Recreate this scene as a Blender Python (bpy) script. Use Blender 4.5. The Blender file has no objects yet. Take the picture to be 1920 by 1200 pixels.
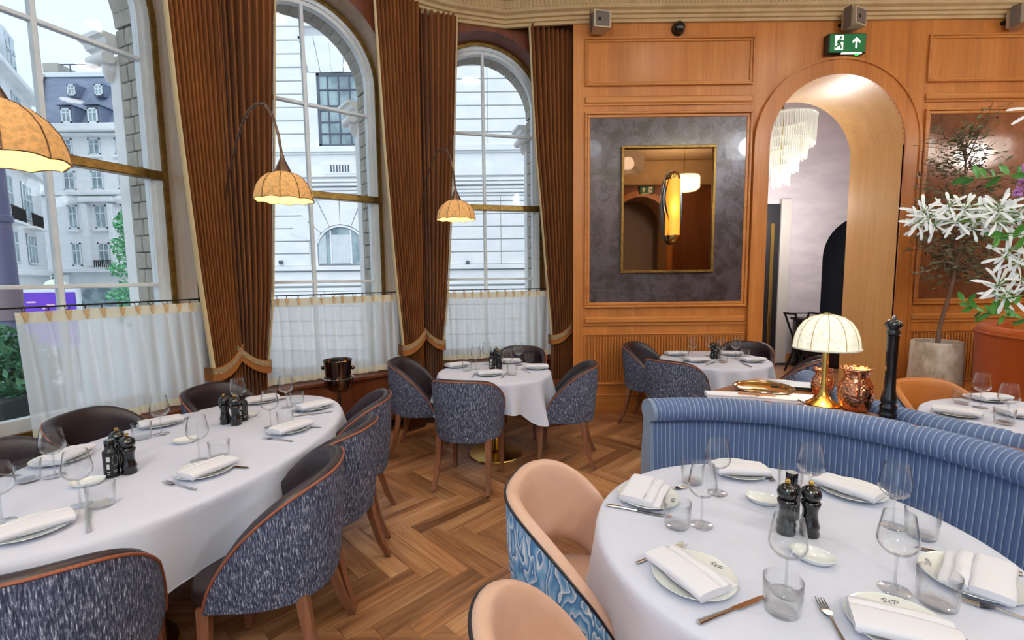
import bpy, math, random
from mathutils import Vector, Matrix
scene = bpy.context.scene
COL = scene.collection
PI = math.pi
rnd = random.Random(7)
sin, cos = math.sin, math.cos
def rad(a): return math.radians(a)

# ---------------------------------------------------------------- camera, world, exposure
F_PX, PITCH, ROLL, CAM_H = 870.0, math.atan(83 / 870), 0.0115, 1.6
cam_data = bpy.data.cameras.new('camera')
cam_data.sensor_width = 36.0
cam_data.lens = 36.0 * F_PX / 1920.0
cam_data.clip_start = 0.02
cam_data.clip_end = 400
cam = bpy.data.objects.new('camera', cam_data)
COL.objects.link(cam)
fwd = Vector((0, cos(PITCH), -sin(PITCH)))
right0 = Vector((1, 0, 0))
down0 = fwd.cross(right0)
rgt = right0 * cos(ROLL) + down0 * sin(ROLL)
dwn = -right0 * sin(ROLL) + down0 * cos(ROLL)
m = Matrix((rgt, -dwn, -fwd)).transposed().to_4x4()
m.translation = Vector((0, 0, CAM_H))
cam.matrix_world = m
scene.camera = cam
scene.view_settings.view_transform = 'Standard'
scene.view_settings.look = 'None'
scene.view_settings.gamma = 1.0
scene.view_settings.use_curve_mapping = False
scene.view_settings.exposure = 0.12
scene.cycles.max_bounces = 8
scene.cycles.transparent_max_bounces = 24
scene.cycles.caustics_reflective = False
scene.cycles.caustics_refractive = False
scene.cycles.sample_clamp_indirect = 6.0

world = bpy.data.worlds.new('overcast_sky')
scene.world = world
world.use_nodes = True
wn = world.node_tree
wn.nodes.clear()
w_out = wn.nodes.new('ShaderNodeOutputWorld')
w_bg = wn.nodes.new('ShaderNodeBackground')
w_tc = wn.nodes.new('ShaderNodeTexCoord')
w_noise = wn.nodes.new('ShaderNodeTexNoise')
w_noise.inputs['Scale'].default_value = 2.2
w_noise.inputs['Detail'].default_value = 4
w_ramp = wn.nodes.new('ShaderNodeValToRGB')
w_ramp.color_ramp.elements[0].position = 0.35
w_ramp.color_ramp.elements[0].color = (0.52, 0.70, 0.90, 1)
w_ramp.color_ramp.elements[1].position = 0.65
w_ramp.color_ramp.elements[1].color = (0.74, 0.84, 0.95, 1)
wn.links.new(w_tc.outputs['Generated'], w_noise.inputs['Vector'])
wn.links.new(w_noise.outputs['Fac'], w_ramp.inputs['Fac'])
wn.links.new(w_ramp.outputs['Color'], w_bg.inputs['Color'])
w_bg.inputs['Strength'].default_value = 1.36
wn.links.new(w_bg.outputs['Background'], w_out.inputs['Surface'])

PENDANT_POWER = 100.0      # watts of each drum pendant over the room
FILL_LIGHT_POWER = 9.0
sun_data = bpy.data.lights.new('hazy_sun', 'SUN'); sun_data.energy = 1.2; sun_data.angle = math.radians(50); sun_data.color = (1, .97, .93)
sun = bpy.data.objects.new('hazy_sun', sun_data); COL.objects.link(sun); sun.rotation_euler = (math.radians(42), 0, math.radians(8))

# ---------------------------------------------------------------- mesh helpers
class MB:
    def __init__(self): self.v = []; self.f = []; self.uv = {}
    def add(self, vs, fs):
        o = len(self.v); self.v += [tuple(p) for p in vs]
        self.f += [tuple(i + o for i in q) for q in fs]; return self
    def box(self, x0, y0, z0, x1, y1, z1, b=0.0):
        if x1 < x0: x0, x1 = x1, x0
        if y1 < y0: y0, y1 = y1, y0
        if z1 < z0: z0, z1 = z1, z0
        lo, hi = (x0, y0, z0), (x1, y1, z1)
        if b <= 0:
            vs = [(x, y, z) for z in (z0, z1) for y in (y0, y1) for x in (x0, x1)]
            return self.add(vs, [(0, 2, 3, 1), (4, 5, 7, 6), (0, 1, 5, 4), (2, 6, 7, 3), (0, 4, 6, 2), (1, 3, 7, 5)])
        b = min(b, .49 * min(x1 - x0, y1 - y0, z1 - z0))
        vs = []; idx = {}
        for sx in (0, 1):
            for sy in (0, 1):
                for sz in (0, 1):
                    s = (sx, sy, sz)
                    for a in range(3):
                        p = []
                        for k in range(3):
                            e = hi[k] if s[k] else lo[k]
                            if k != a: e += -b if s[k] else b
                            p.append(e)
                        idx[(s, a)] = len(vs); vs.append(tuple(p))
        fs = []
        for a in range(3):
            o1, o2 = [k for k in range(3) if k != a]
            for sa in (0, 1):
                q = []
                for (u, w) in ((0, 0), (1, 0), (1, 1), (0, 1)):
                    s = [0, 0, 0]; s[a] = sa; s[o1] = u; s[o2] = w
                    q.append(idx[(tuple(s), a)])
                fs.append(tuple(q if (sa == 1) ^ (a == 1) else q[::-1]))
        for a in range(3):   # edges along a
            o1, o2 = [k for k in range(3) if k != a]
            for u in (0, 1):
                for w in (0, 1):
                    s0 = [0, 0, 0]; s0[o1] = u; s0[o2] = w; s1 = list(s0); s1[a] = 1
                    q = [idx[(tuple(s0), o1)], idx[(tuple(s1), o1)], idx[(tuple(s1), o2)], idx[(tuple(s0), o2)]]
                    fs.append(tuple(q))
        for sx in (0, 1):
            for sy in (0, 1):
                for sz in (0, 1):
                    s = (sx, sy, sz); fs.append((idx[(s, 0)], idx[(s, 1)], idx[(s, 2)]))
        return self.add(vs, fs)
    def lathe(self, prof, n=24, cx=0, cy=0, z0=0, sx=1, sy=1):
        vs = []; fs = []; k = len(prof)
        for j in range(n):
            a = 2 * PI * j / n
            for (r, z) in prof: vs.append((cx + sx * r * cos(a), cy + sy * r * sin(a), z0 + z))
        for j in range(n):
            j2 = (j + 1) % n
            for i in range(k - 1):
                if prof[i][0] < 1e-6 and prof[i + 1][0] < 1e-6: continue
                fs.append((j * k + i, j2 * k + i, j2 * k + i + 1, j * k + i + 1))
        return self.add(vs, fs)
    def sheet(self, rows, cu=False, cv=False):
        """rows: list of equal-length point lists"""
        R, K = len(rows), len(rows[0]); vs = [p for r in rows for p in r]; fs = []
        for i in range(R if cu else R - 1):
            for j in range(K if cv else K - 1):
                i2, j2 = (i + 1) % R, (j + 1) % K
                fs.append((i * K + j, i * K + j2, i2 * K + j2, i2 * K + j))
        return self.add(vs, fs)
    def tube(self, pts, r, n=8, closed=False, caps=True, sec=None, up=None):
        pts = [Vector(p) for p in pts]; N = len(pts)
        rs = r if isinstance(r, (list, tuple)) else [r] * N
        rows = []; prev = None
        for i in range(N):
            if closed: t = pts[(i + 1) % N] - pts[i - 1]
            else: t = pts[min(i + 1, N - 1)] - pts[max(i - 1, 0)]
            if t.length < 1e-9: t = Vector((0, 0, 1))
            t.normalize()
            if prev is None:
                h = Vector(up) if up else (Vector((0, 0, 1)) if abs(t.z) < .9 else Vector((0, 1, 0)))
                u = (h - t * h.dot(t)).normalized()
            else:
                u = prev - t * prev.dot(t)
                u = u.normalized() if u.length > 1e-6 else prev
            prev = u; w = t.cross(u)
            row = []
            for k in range(n):
                a = 2 * PI * (k + (.5 if n == 4 else 0)) / n
                c_, s_ = cos(a), sin(a)
                if sec: c_, s_ = sec[0] * c_, sec[1] * s_
                row.append(tuple(pts[i] + (u * c_ + w * s_) * rs[i]))
            rows.append(row)
        o = len(self.v)
        self.sheet(rows, cu=closed, cv=True)
        if caps and not closed:
            self.f.append(tuple(o + k for k in range(n))[::-1])
            self.f.append(tuple(o + (N - 1) * n + k for k in range(n)))
        return self
    def prism(self, poly, a0, a1, axis='z'):
        n = len(poly)
        def P(p, a):
            return {'z': (p[0], p[1], a), 'y': (p[0], a, p[1]), 'x': (a, p[0], p[1])}[axis]
        vs = [P(p, a0) for p in poly] + [P(p, a1) for p in poly]
        fs = [tuple(range(n))[::-1], tuple(range(n, 2 * n))]
        for i in range(n):
            j = (i + 1) % n; fs.append((i, j, n + j, n + i))
        return self.add(vs, fs)
    def sphere(self, c, r, n=12, m_=8, sx=1, sy=1, sz=1):
        rows = []
        for i in range(m_ + 1):
            t = PI * i / m_
            rows.append([(c[0] + sx * r * sin(t) * cos(2 * PI * k / n), c[1] + sy * r * sin(t) * sin(2 * PI * k / n), c[2] + sz * r * cos(t)) for k in range(n)])
        return self.sheet(rows, cv=True)
    def ico(self, *a, **k): return self.sphere(*a, **k)
    def xf(self, M):
        self.v = [tuple(M @ Vector(p)) for p in self.v]; return self
    def mesh(self, name, smooth=40):
        me = bpy.data.meshes.new(name)
        me.from_pydata(self.v, [], self.f)
        me.update()
        import bmesh
        bm = bmesh.new(); bm.from_mesh(me)
        bmesh.ops.remove_doubles(bm, verts=bm.verts, dist=1e-6)
        bmesh.ops.recalc_face_normals(bm, faces=bm.faces)
        bm.to_mesh(me); bm.free()
        if smooth:
            me.shade_smooth()
            if smooth < 180: me.set_sharp_from_angle(angle=rad(smooth))
        return me
    def build(self, name, mt, parent=None, smooth=40):
        return obj(name, self.mesh(name, smooth), mt, parent)

def obj(name, me, mt=None, parent=None):
    o = bpy.data.objects.new(name, me)
    if mt is not None and not me.materials: me.materials.append(mt)
    COL.objects.link(o)
    if parent is not None: o.parent = parent
    return o
LABELS = {}
def tag(o, label=None, cat=None, group=None, kind=None):
    if label: o['label'] = label
    if cat: o['category'] = cat
    if group: o['group'] = group
    if kind: o['kind'] = kind
    return o
def thing(name, label, cat, loc=(0, 0, 0), rz=0.0, group=None):
    o = bpy.data.objects.new(name, None); COL.objects.link(o)
    o.empty_display_size = .05
    o.location = loc; o.rotation_euler = (0, 0, rz)
    return tag(o, label, cat, group)
def struct(o): o['kind'] = 'structure'; return o
def copy_tree(src, loc=None, rz=None, label=None, group=None, parent=None):
    c = src.copy(); COL.objects.link(c); c.parent = parent
    if loc is not None: c.location = loc
    if rz is not None: c.rotation_euler = (0, 0, rz)
    if label: c['label'] = label
    if group: c['group'] = group
    for ch in src.children: copy_tree(ch, parent=c)
    return c
class Proto:
    """builds a thing the first time, then copies it"""
    def __init__(self, fn): self.fn = fn; self.o = None
    def __call__(self, label, loc, rz=0.0, group=None):
        if self.o is None:
            self.o = self.fn(); o = self.o
            o.location = loc; o.rotation_euler = (0, 0, rz); o['label'] = label
            if group: o['group'] = group
            return o
        return copy_tree(self.o, loc, rz, label, group)

# ---------------------------------------------------------------- materials
def S(r, g, b):
    def c(x):
        x /= 255.0
        return x / 12.92 if x <= .04045 else ((x + .055) / 1.055) ** 2.4
    return (c(r), c(g), c(b), 1.0)
def base_mat(name):
    m_ = bpy.data.materials.new(name); m_.use_nodes = True
    nt = m_.node_tree; nt.nodes.clear()
    out = nt.nodes.new('ShaderNodeOutputMaterial'); b = nt.nodes.new('ShaderNodeBsdfPrincipled')
    nt.links.new(b.outputs[0], out.inputs[0])
    return m_, nt, b, out
def coords(nt, scale, rand=False, kind='Object'):
    tc = nt.nodes.new('ShaderNodeTexCoord'); mp = nt.nodes.new('ShaderNodeMapping')
    mp.inputs['Scale'].default_value = scale
    nt.links.new(tc.outputs[kind], mp.inputs['Vector'])
    if rand:
        oi = nt.nodes.new('ShaderNodeObjectInfo'); mu = nt.nodes.new('ShaderNodeVectorMath'); mu.operation = 'SCALE'
        co = nt.nodes.new('ShaderNodeCombineXYZ')
        nt.links.new(oi.outputs['Random'], co.inputs[0]); nt.links.new(oi.outputs['Random'], co.inputs[1]); nt.links.new(oi.outputs['Random'], co.inputs[2])
        nt.links.new(co.outputs[0], mu.inputs[0]); mu.inputs['Scale'].default_value = 37.0
        nt.links.new(mu.outputs[0], mp.inputs['Location'])
    return mp
def noise(nt, vec, scale=1.0, detail=4, rough=.6, dist=0.0):
    n = nt.nodes.new('ShaderNodeTexNoise'); n.inputs['Scale'].default_value = scale
    n.inputs['Detail'].default_value = detail; n.inputs['Roughness'].default_value = rough; n.inputs['Distortion'].default_value = dist
    nt.links.new(vec.outputs[0], n.inputs['Vector']); return n
def ramp(nt, fac, stops):
    r = nt.nodes.new('ShaderNodeValToRGB'); els = r.color_ramp.elements
    while len(els) < len(stops): els.new(.5)
    for e, (p_, c) in zip(els, stops): e.position = p_; e.color = c
    nt.links.new(fac, r.inputs['Fac']); return r
def bump(nt, b, height, strength=.2, dist=.01):
    bn = nt.nodes.new('ShaderNodeBump'); bn.inputs['Strength'].default_value = strength; bn.inputs['Distance'].default_value = dist
    nt.links.new(height, bn.inputs['Height']); nt.links.new(bn.outputs[0], b.inputs['Normal'])
def mat(name, col, rough=.5, metal=0.0, col2=None, nscale=(8, 8, 8), lohi=(.35, .65), bmp=0.0, bscale=None, coat=0.0, sheen=0.0, spec=.5, rand=False, emit=None, estr=0.0, aniso=0):
    m_, nt, b, out = base_mat(name)
    b.inputs['Base Color'].default_value = col; b.inputs['Roughness'].default_value = rough; b.inputs['Metallic'].default_value = metal
    b.inputs['Coat Weight'].default_value = coat; b.inputs['Sheen Weight'].default_value = sheen; b.inputs['Specular IOR Level'].default_value = spec
    b.inputs['Coat Roughness'].default_value = .15
    if emit: b.inputs['Emission Color'].default_value = emit; b.inputs['Emission Strength'].default_value = estr
    n = None
    if col2:
        n = noise(nt, coords(nt, nscale, rand)); r = ramp(nt, n.outputs['Fac'], [(lohi[0], col), (lohi[1], col2)])
        nt.links.new(r.outputs[0], b.inputs['Base Color'])
    if bmp:
        n2 = noise(nt, coords(nt, bscale or nscale, rand)); bump(nt, b, n2.outputs['Fac'], bmp, .004)
    return m_
def wood(name, c1, c2, c3, axis='z', rough=.38, fine=60, coat=.15, rand=False, long=1.6, varied=0.0):
    m_, nt, b, out = base_mat(name)
    sc = {'x': (long, fine, fine), 'y': (fine, long, fine), 'z': (fine, fine, long)}[axis]
    big = {'x': (.5, 7, 7), 'y': (7, .5, 7), 'z': (7, 7, .35)}[axis]
    n1 = noise(nt, coords(nt, sc, rand), 1, 5, .65, .6); n2 = noise(nt, coords(nt, big, rand), 1, 3, .5, .3)
    mx = nt.nodes.new('ShaderNodeMix'); mx.data_type = 'FLOAT'; mx.inputs[0].default_value = .5
    nt.links.new(n1.outputs['Fac'], mx.inputs[2]); nt.links.new(n2.outputs['Fac'], mx.inputs[3])
    r = ramp(nt, mx.outputs[0], [(.36, c1), (.5, c2), (.64, c3)])
    last = r.outputs[0]
    if varied:
        oi = nt.nodes.new('ShaderNodeObjectInfo'); hs = nt.nodes.new('ShaderNodeHueSaturation')
        mr = nt.nodes.new('ShaderNodeMapRange'); mr.inputs[3].default_value = 1 - varied; mr.inputs[4].default_value = 1 + varied
        nt.links.new(oi.outputs['Random'], mr.inputs[0]); nt.links.new(mr.outputs[0], hs.inputs['Value'])
        nt.links.new(last, hs.inputs['Color']); last = hs.outputs[0]
    nt.links.new(last, b.inputs['Base Color'])
    b.inputs['Roughness'].default_value = rough; b.inputs['Coat Weight'].default_value = coat; b.inputs['Coat Roughness'].default_value = .25
    bump(nt, b, n1.outputs['Fac'], .12, .002)
    return m_
def veneer(m_, width=.27, amt=.10):
    nt = m_.node_tree; b = next(n for n in nt.nodes if n.type == 'BSDF_PRINCIPLED'); src = b.inputs['Base Color'].links[0].from_socket
    tc = nt.nodes.new('ShaderNodeTexCoord'); sp = nt.nodes.new('ShaderNodeSeparateXYZ'); nt.links.new(tc.outputs['Object'], sp.inputs[0])
    mu = nt.nodes.new('ShaderNodeMath'); mu.operation = 'DIVIDE'; mu.inputs[1].default_value = width; nt.links.new(sp.outputs[0], mu.inputs[0])
    fl = nt.nodes.new('ShaderNodeMath'); fl.operation = 'FLOOR'; nt.links.new(mu.outputs[0], fl.inputs[0])
    wh = nt.nodes.new('ShaderNodeTexWhiteNoise'); wh.noise_dimensions = '1D'; nt.links.new(fl.outputs[0], wh.inputs['W'])
    mr = nt.nodes.new('ShaderNodeMapRange'); mr.inputs[3].default_value = 1 - amt; mr.inputs[4].default_value = 1 + amt * .6; nt.links.new(wh.outputs['Value'], mr.inputs[0])
    hs = nt.nodes.new('ShaderNodeHueSaturation'); nt.links.new(mr.outputs[0], hs.inputs['Value']); nt.links.new(src, hs.inputs['Color']); nt.links.new(hs.outputs[0], b.inputs['Base Color'])
def clear_glass(name, tint=(.96, .98, .98, 1), refl=1.0, edge=.55, power=2.2, base=.035, rim=None):
    """thin clear glass: mostly see-through, mirror-like towards grazing angles"""
    m_ = bpy.data.materials.new(name); m_.use_nodes = True; nt = m_.node_tree; nt.nodes.clear()
    out = nt.nodes.new('ShaderNodeOutputMaterial'); tr = nt.nodes.new('ShaderNodeBsdfTransparent'); gl = nt.nodes.new('ShaderNodeBsdfGlossy')
    gl.inputs['Roughness'].default_value = .02; tr.inputs['Color'].default_value = tint; gl.inputs['Color'].default_value = (refl, refl, refl, 1)
    lw = nt.nodes.new('ShaderNodeLayerWeight'); lw.inputs['Blend'].default_value = .5
    pw = nt.nodes.new('ShaderNodeMath'); pw.operation = 'POWER'; pw.inputs[1].default_value = power
    ml = nt.nodes.new('ShaderNodeMath'); ml.operation = 'MULTIPLY_ADD'; ml.inputs[1].default_value = edge; ml.inputs[2].default_value = base
    nt.links.new(lw.outputs['Facing'], pw.inputs[0]); nt.links.new(pw.outputs[0], ml.inputs[0])
    if rim is not None:
        cr = ramp(nt, lw.outputs['Facing'], [(.0, tint), (.55, tint), (1.0, (rim, rim, rim, 1))]); nt.links.new(cr.outputs[0], tr.inputs['Color'])
    mx = nt.nodes.new('ShaderNodeMixShader')
    nt.links.new(ml.outputs[0], mx.inputs[0]); nt.links.new(tr.outputs[0], mx.inputs[1]); nt.links.new(gl.outputs[0], mx.inputs[2])
    nt.links.new(mx.outputs[0], out.inputs[0]); return m_
def sheer(name, col, transp=.35, transl=.5):
    m_ = bpy.data.materials.new(name); m_.use_nodes = True; nt = m_.node_tree; nt.nodes.clear()
    out = nt.nodes.new('ShaderNodeOutputMaterial'); tr = nt.nodes.new('ShaderNodeBsdfTransparent'); tl = nt.nodes.new('ShaderNodeBsdfTranslucent'); df = nt.nodes.new('ShaderNodeBsdfDiffuse')
    tl.inputs['Color'].default_value = col; df.inputs['Color'].default_value = col
    a = nt.nodes.new('ShaderNodeMixShader'); a.inputs[0].default_value = transl
    nt.links.new(df.outputs[0], a.inputs[1]); nt.links.new(tl.outputs[0], a.inputs[2])
    b = nt.nodes.new('ShaderNodeMixShader'); b.inputs[0].default_value = transp
    nt.links.new(a.outputs[0], b.inputs[1]); nt.links.new(tr.outputs[0], b.inputs[2])
    nt.links.new(b.outputs[0], out.inputs[0]); return m_
def shade_mat(name, col, strength, mottled=True):
    m_, nt, b, out = base_mat(name)
    b.inputs['Base Color'].default_value = col; b.inputs['Roughness'].default_value = .8
    n = noise(nt, coords(nt, (60, 60, 60)), 1, 3)
    c2 = tuple(x * .72 for x in col[:3]) + (1,)
    r = ramp(nt, n.outputs['Fac'], [(.4, col), (.62, c2)])
    nt.links.new(r.outputs[0], b.inputs['Base Color']); nt.links.new(r.outputs[0], b.inputs['Emission Color'])
    b.inputs['Emission Strength'].default_value = strength
    return m_

oak = wood('oak_panel', S(180, 106, 46), S(196, 122, 56), S(208, 138, 70), 'z', varied=.0)
veneer(oak)
oak_h = wood('oak_moulding_horizontal', S(180, 108, 46), S(198, 126, 60), S(212, 144, 76), 'x')
oak_pale = wood('oak_arch_lining', S(204, 156, 88), S(216, 170, 100), S(224, 180, 114), 'z')
mahogany = wood('dark_window_wall_wood', S(92, 44, 22), S(108, 54, 28), S(124, 66, 36), 'z')
chair_wood = wood('walnut_chair_leg', S(110, 68, 46), S(134, 86, 60), S(150, 100, 72), 'z', fine=90)
grey_wood = wood('grey_reveal_wood', S(150, 128, 108), S(170, 146, 124), S(184, 162, 140), 'z')  # greyer and paler than the window wall wood
plank_mat = wood('parquet_plank_wood', S(116, 74, 44), S(172, 118, 76), S(200, 152, 108), 'x', rough=.34, fine=42, coat=.45, rand=True, long=2.4, varied=.28)
console_wood = wood('console_walnut', S(128, 72, 38), S(150, 90, 50), S(166, 104, 60), 'x')
gold = mat('aged_gold_trim', S(150, 118, 58), .35, .8, S(120, 90, 42), (20, 20, 20))
brass = mat('brushed_brass', S(206, 170, 92), .25, 1.0)
dark_bronze = mat('dark_bronze', S(112, 84, 64), .35, .7)
black_iron = mat('black_iron', S(26, 24, 24), .45, .4)
white_paint = mat('white_window_paint', S(226, 232, 234), .45, 0, S(214, 221, 224), (6, 6, 6))
plaster = mat('cornice_plaster', S(206, 178, 132), .7, 0, S(194, 164, 118), (5, 5, 5))
ceiling_paint = mat('ceiling_paint', S(214, 190, 150), .8)
window_glass = clear_glass('window_pane_glass', (.985, .995, .995, 1), .6, .12, 3.0, .012)
ware_glass = clear_glass('drinking_glass', (.984, .99, .99, 1), 1.0, .85, 3.0, .018, .50)
stem_glass = clear_glass('glass_stem', (.90, .92, .93, 1), 1.0, .95, 1.3, .06, .35)
velvet = None
def make_velvet(name, c1, c2, rough=.75, sheen=.5):
    m_, nt, b, out = base_mat(name)
    n = noise(nt, coords(nt, (5, 5, .8)), 1, 3); r = ramp(nt, n.outputs['Fac'], [(.35, c1), (.65, c2)])
    nt.links.new(r.outputs[0], b.inputs['Base Color']); b.inputs['Roughness'].default_value = rough
    b.inputs['Sheen Weight'].default_value = sheen; b.inputs['Sheen Roughness'].default_value = .4
    b.inputs['Specular IOR Level'].default_value = .2
    return m_
drape_mat = make_velvet('brown_velvet_drape', S(116, 66, 28), S(140, 84, 38), sheen=.15)
lining_mat = mat('cream_drape_lining', S(206, 184, 140), .8)
tieback_mat = make_velvet('tieback_velvet', S(150, 92, 44), S(166, 106, 54), sheen=.2)
braid_mat = mat('braided_trim', S(186, 160, 120), .8, 0, S(120, 96, 68), (140, 140, 60), bmp=.4)
sheer_mat = sheer('sheer_linen', (.99, .99, .97, 1), .20, .85)
header_mat = sheer('sheer_linen_heading', (.94, .86, .66, 1), .04, .55)
pleat_mat = sheer('sheer_linen_pinch', (.86, .66, .40, 1), .0, .45)
def cloth_mat():
    m_, nt, b, out = base_mat('white_table_linen')
    b.inputs['Base Color'].default_value = S(210, 213, 230); b.inputs['Roughness'].default_value = .8; b.inputs['Sheen Weight'].default_value = .2
    n = noise(nt, coords(nt, (7, 7, 7)), 1, 2); bump(nt, b, n.outputs['Fac'], .25, .02); return m_
linen = cloth_mat()
napkin_mat = mat('white_napkin_linen', S(228, 227, 234), .85, 0, bmp=.1, bscale=(40, 40, 40))
china = mat('white_china', S(228, 229, 226), .12, 0, coat=.5)
china_rim = mat('celadon_china', S(226, 234, 228), .12, 0, coat=.5)
ink = mat('monogram_ink', S(38, 44, 52), .5)
silver = mat('polished_cutlery', S(206, 200, 192), .16, 1.0)
black_lacquer = mat('black_lacquer', S(10, 10, 11), .18, 0, coat=.6)
matte_black = mat('matte_black_bottle', S(18, 18, 19), .4)
label_white = mat('printed_label', S(205, 205, 205), .6)
leather_dark = mat('aubergine_leather', S(38, 27, 32), .42, 0, S(46, 33, 39), (30, 30, 30), bmp=.12, bscale=(160, 160, 160), spec=.55)
leather_peach = mat('peach_leather', S(216, 178, 156), .42, 0, S(208, 166, 142), (5, 5, 5), bmp=.08, bscale=(140, 140, 140))
leather_tan = mat('tan_leather', S(196, 122, 58), .45, 0, S(184, 110, 50), (5, 5, 5), bmp=.08, bscale=(140, 140, 140))
booth_mat = make_velvet('rust_booth_velvet', S(170, 78, 22), S(184, 90, 30), sheen=.15)
piping_copper = mat('copper_piping', S(150, 84, 56), .45)
piping_black = mat('black_piping', S(24, 26, 34), .5)
def tweed():
    m_, nt, b, out = base_mat('blue_grey_tweed')
    n = noise(nt, coords(nt, (230, 230, 36)), 1, 3, .7); n2 = noise(nt, coords(nt, (60, 60, 60)), 1, 2)
    r = ramp(nt, n.outputs['Fac'], [(.36, S(36, 39, 58)), (.50, S(74, 82, 108)), (.60, S(130, 138, 160)), (.66, S(222, 222, 230))])
    mx = nt.nodes.new('ShaderNodeMix'); mx.data_type = 'RGBA'; mx.blend_type = 'MULTIPLY'; mx.inputs[0].default_value = .6
    r2 = ramp(nt, n2.outputs['Fac'], [(.3, (.55, .55, .62, 1)), (.7, (1, 1, 1, 1))])
    nt.links.new(r.outputs[0], mx.inputs[6]); nt.links.new(r2.outputs[0], mx.inputs[7]); nt.links.new(mx.outputs[2], b.inputs['Base Color'])
    b.inputs['Roughness'].default_value = .85; bump(nt, b, n.outputs['Fac'], .5, .004); return m_
tweed_mat = tweed()
def agate():
    m_, nt, b, out = base_mat('blue_agate_weave')
    mp = coords(nt, (11, 11, 3.6)); n = noise(nt, mp, 1, 2.5, .5, .25)
    mu = nt.nodes.new('ShaderNodeMath'); mu.operation = 'MULTIPLY'; mu.inputs[1].default_value = 16.0
    fr = nt.nodes.new('ShaderNodeMath'); fr.operation = 'FRACT'
    nt.links.new(n.outputs['Fac'], mu.inputs[0]); nt.links.new(mu.outputs[0], fr.inputs[0])
    r = ramp(nt, fr.outputs[0], [(0, S(70, 116, 164)), (.3, S(92, 146, 194)), (.55, S(138, 184, 216)), (.76, S(182, 194, 216)), (.9, S(240, 244, 244)), (1, S(84, 128, 174))])
    nt.links.new(r.outputs[0], b.inputs['Base Color']); b.inputs['Roughness'].default_value = .8; bump(nt, b, fr.outputs[0], .3, .003); return m_
agate_mat = agate()
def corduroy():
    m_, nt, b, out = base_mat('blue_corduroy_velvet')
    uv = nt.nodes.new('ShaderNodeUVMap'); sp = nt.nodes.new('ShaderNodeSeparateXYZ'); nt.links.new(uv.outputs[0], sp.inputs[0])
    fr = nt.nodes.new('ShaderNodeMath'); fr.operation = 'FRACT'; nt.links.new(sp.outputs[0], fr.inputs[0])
    r = ramp(nt, fr.outputs[0], [(0, S(170, 184, 208)), (.05, S(136, 152, 184)), (.12, S(88, 108, 148)), (.88, S(80, 100, 140)), (.95, S(136, 152, 184)), (1, S(170, 184, 208))])  # pale rib edges paint the velvet's sheen into the colour
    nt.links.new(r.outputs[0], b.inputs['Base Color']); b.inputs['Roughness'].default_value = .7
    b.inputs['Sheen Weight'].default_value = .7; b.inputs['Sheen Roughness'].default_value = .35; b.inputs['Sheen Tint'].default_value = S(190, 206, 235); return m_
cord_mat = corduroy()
velvet_plain = make_velvet('plain_blue_velvet', S(122, 138, 164), S(136, 152, 176), sheen=.5)
arc_shade = shade_mat('arc_lamp_paper_shade', S(200, 148, 88), .55)
arc_shade_in = mat('arc_lamp_shade_lining', S(250, 220, 150), .8, emit=S(250, 214, 130), estr=.75)
table_shade = shade_mat('table_lamp_paper_shade', S(250, 243, 222), .5)
copper = mat('hammered_copper', S(196, 128, 92), .22, 1.0)
def hammered():
    m_, nt, b, out = base_mat('hammered_copper_relief')
    b.inputs['Base Color'].default_value = S(206, 140, 104); b.inputs['Metallic'].default_value = 1; b.inputs['Roughness'].default_value = .2
    v = nt.nodes.new('ShaderNodeTexVoronoi'); v.inputs['Scale'].default_value = 70; nt.links.new(coords(nt, (1, 1, 1)).outputs[0], v.inputs['Vector'])
    bump(nt, b, v.outputs['Distance'], .6, .006); return m_
copper_h = hammered()
mottled_stone = mat('weathered_planter_stone', S(206, 196, 184), .85, 0, S(166, 150, 130), (9, 9, 5), (.4, .62), bmp=.4, bscale=(24, 24, 24))
def antique_mirror(name, c1, c2, rough, metal):
    m_, nt, b, out = base_mat(name)
    n = noise(nt, coords(nt, (5, 5, 5)), 1, 10, .8, .3); r = ramp(nt, n.outputs['Fac'], [(.34, tuple(x * .72 for x in c1[:3]) + (1,)), (.46, c1), (.56, c2), (.66, c1)])
    nt.links.new(r.outputs[0], b.inputs['Base Color']); b.inputs['Roughness'].default_value = rough; b.inputs['Metallic'].default_value = metal
    b.inputs['Coat Weight'].default_value = .6; b.inputs['Coat Roughness'].default_value = .03
    return m_
antique = antique_mirror('antiqued_mirror_glass', S(74, 66, 67), S(98, 92, 100), .28, .45)
antique_warm = antique_mirror('antiqued_mirror_glass_warm', S(120, 98, 88), S(140, 120, 112), .12, .85)
mirror_mat = mat('tinted_mirror', S(122, 92, 68), .02, 1.0)
green_sign = mat('exit_sign_green', S(12, 96, 52), .4, emit=S(12, 110, 58), estr=.35)
sign_white = mat('exit_sign_white', S(240, 245, 240), .4, emit=(1, 1, 1, 1), estr=.6)
stone_white = mat('portland_stone', S(244, 244, 242), .85, 0, S(232, 233, 234), (1.3, 1.3, 3), (.35, .68))
stone_joint = mat('stone_joint_shadow_gap', S(196, 198, 200), .9)
brick_pale = mat('pale_jamb_brick', S(186, 182, 170), .9, 0, S(164, 160, 150), (9, 9, 9), rand=True)
slate = mat('roof_slate', S(128, 140, 160), .7, 0, S(110, 122, 144), (.8, .8, 3.5))
far_glass = mat('dark_far_window_glass', S(120, 138, 146), .08, 0, S(168, 188, 192), (1.6, 1.6, 1.2), (.4, .6), spec=.8)
bay_frame = mat('dark_steel_window', S(88, 94, 108), .5)

# ================================================================ THE SETTING
ZC = 4.29           # underside of the cornice
BW = 5.28           # back wall plane
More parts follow.
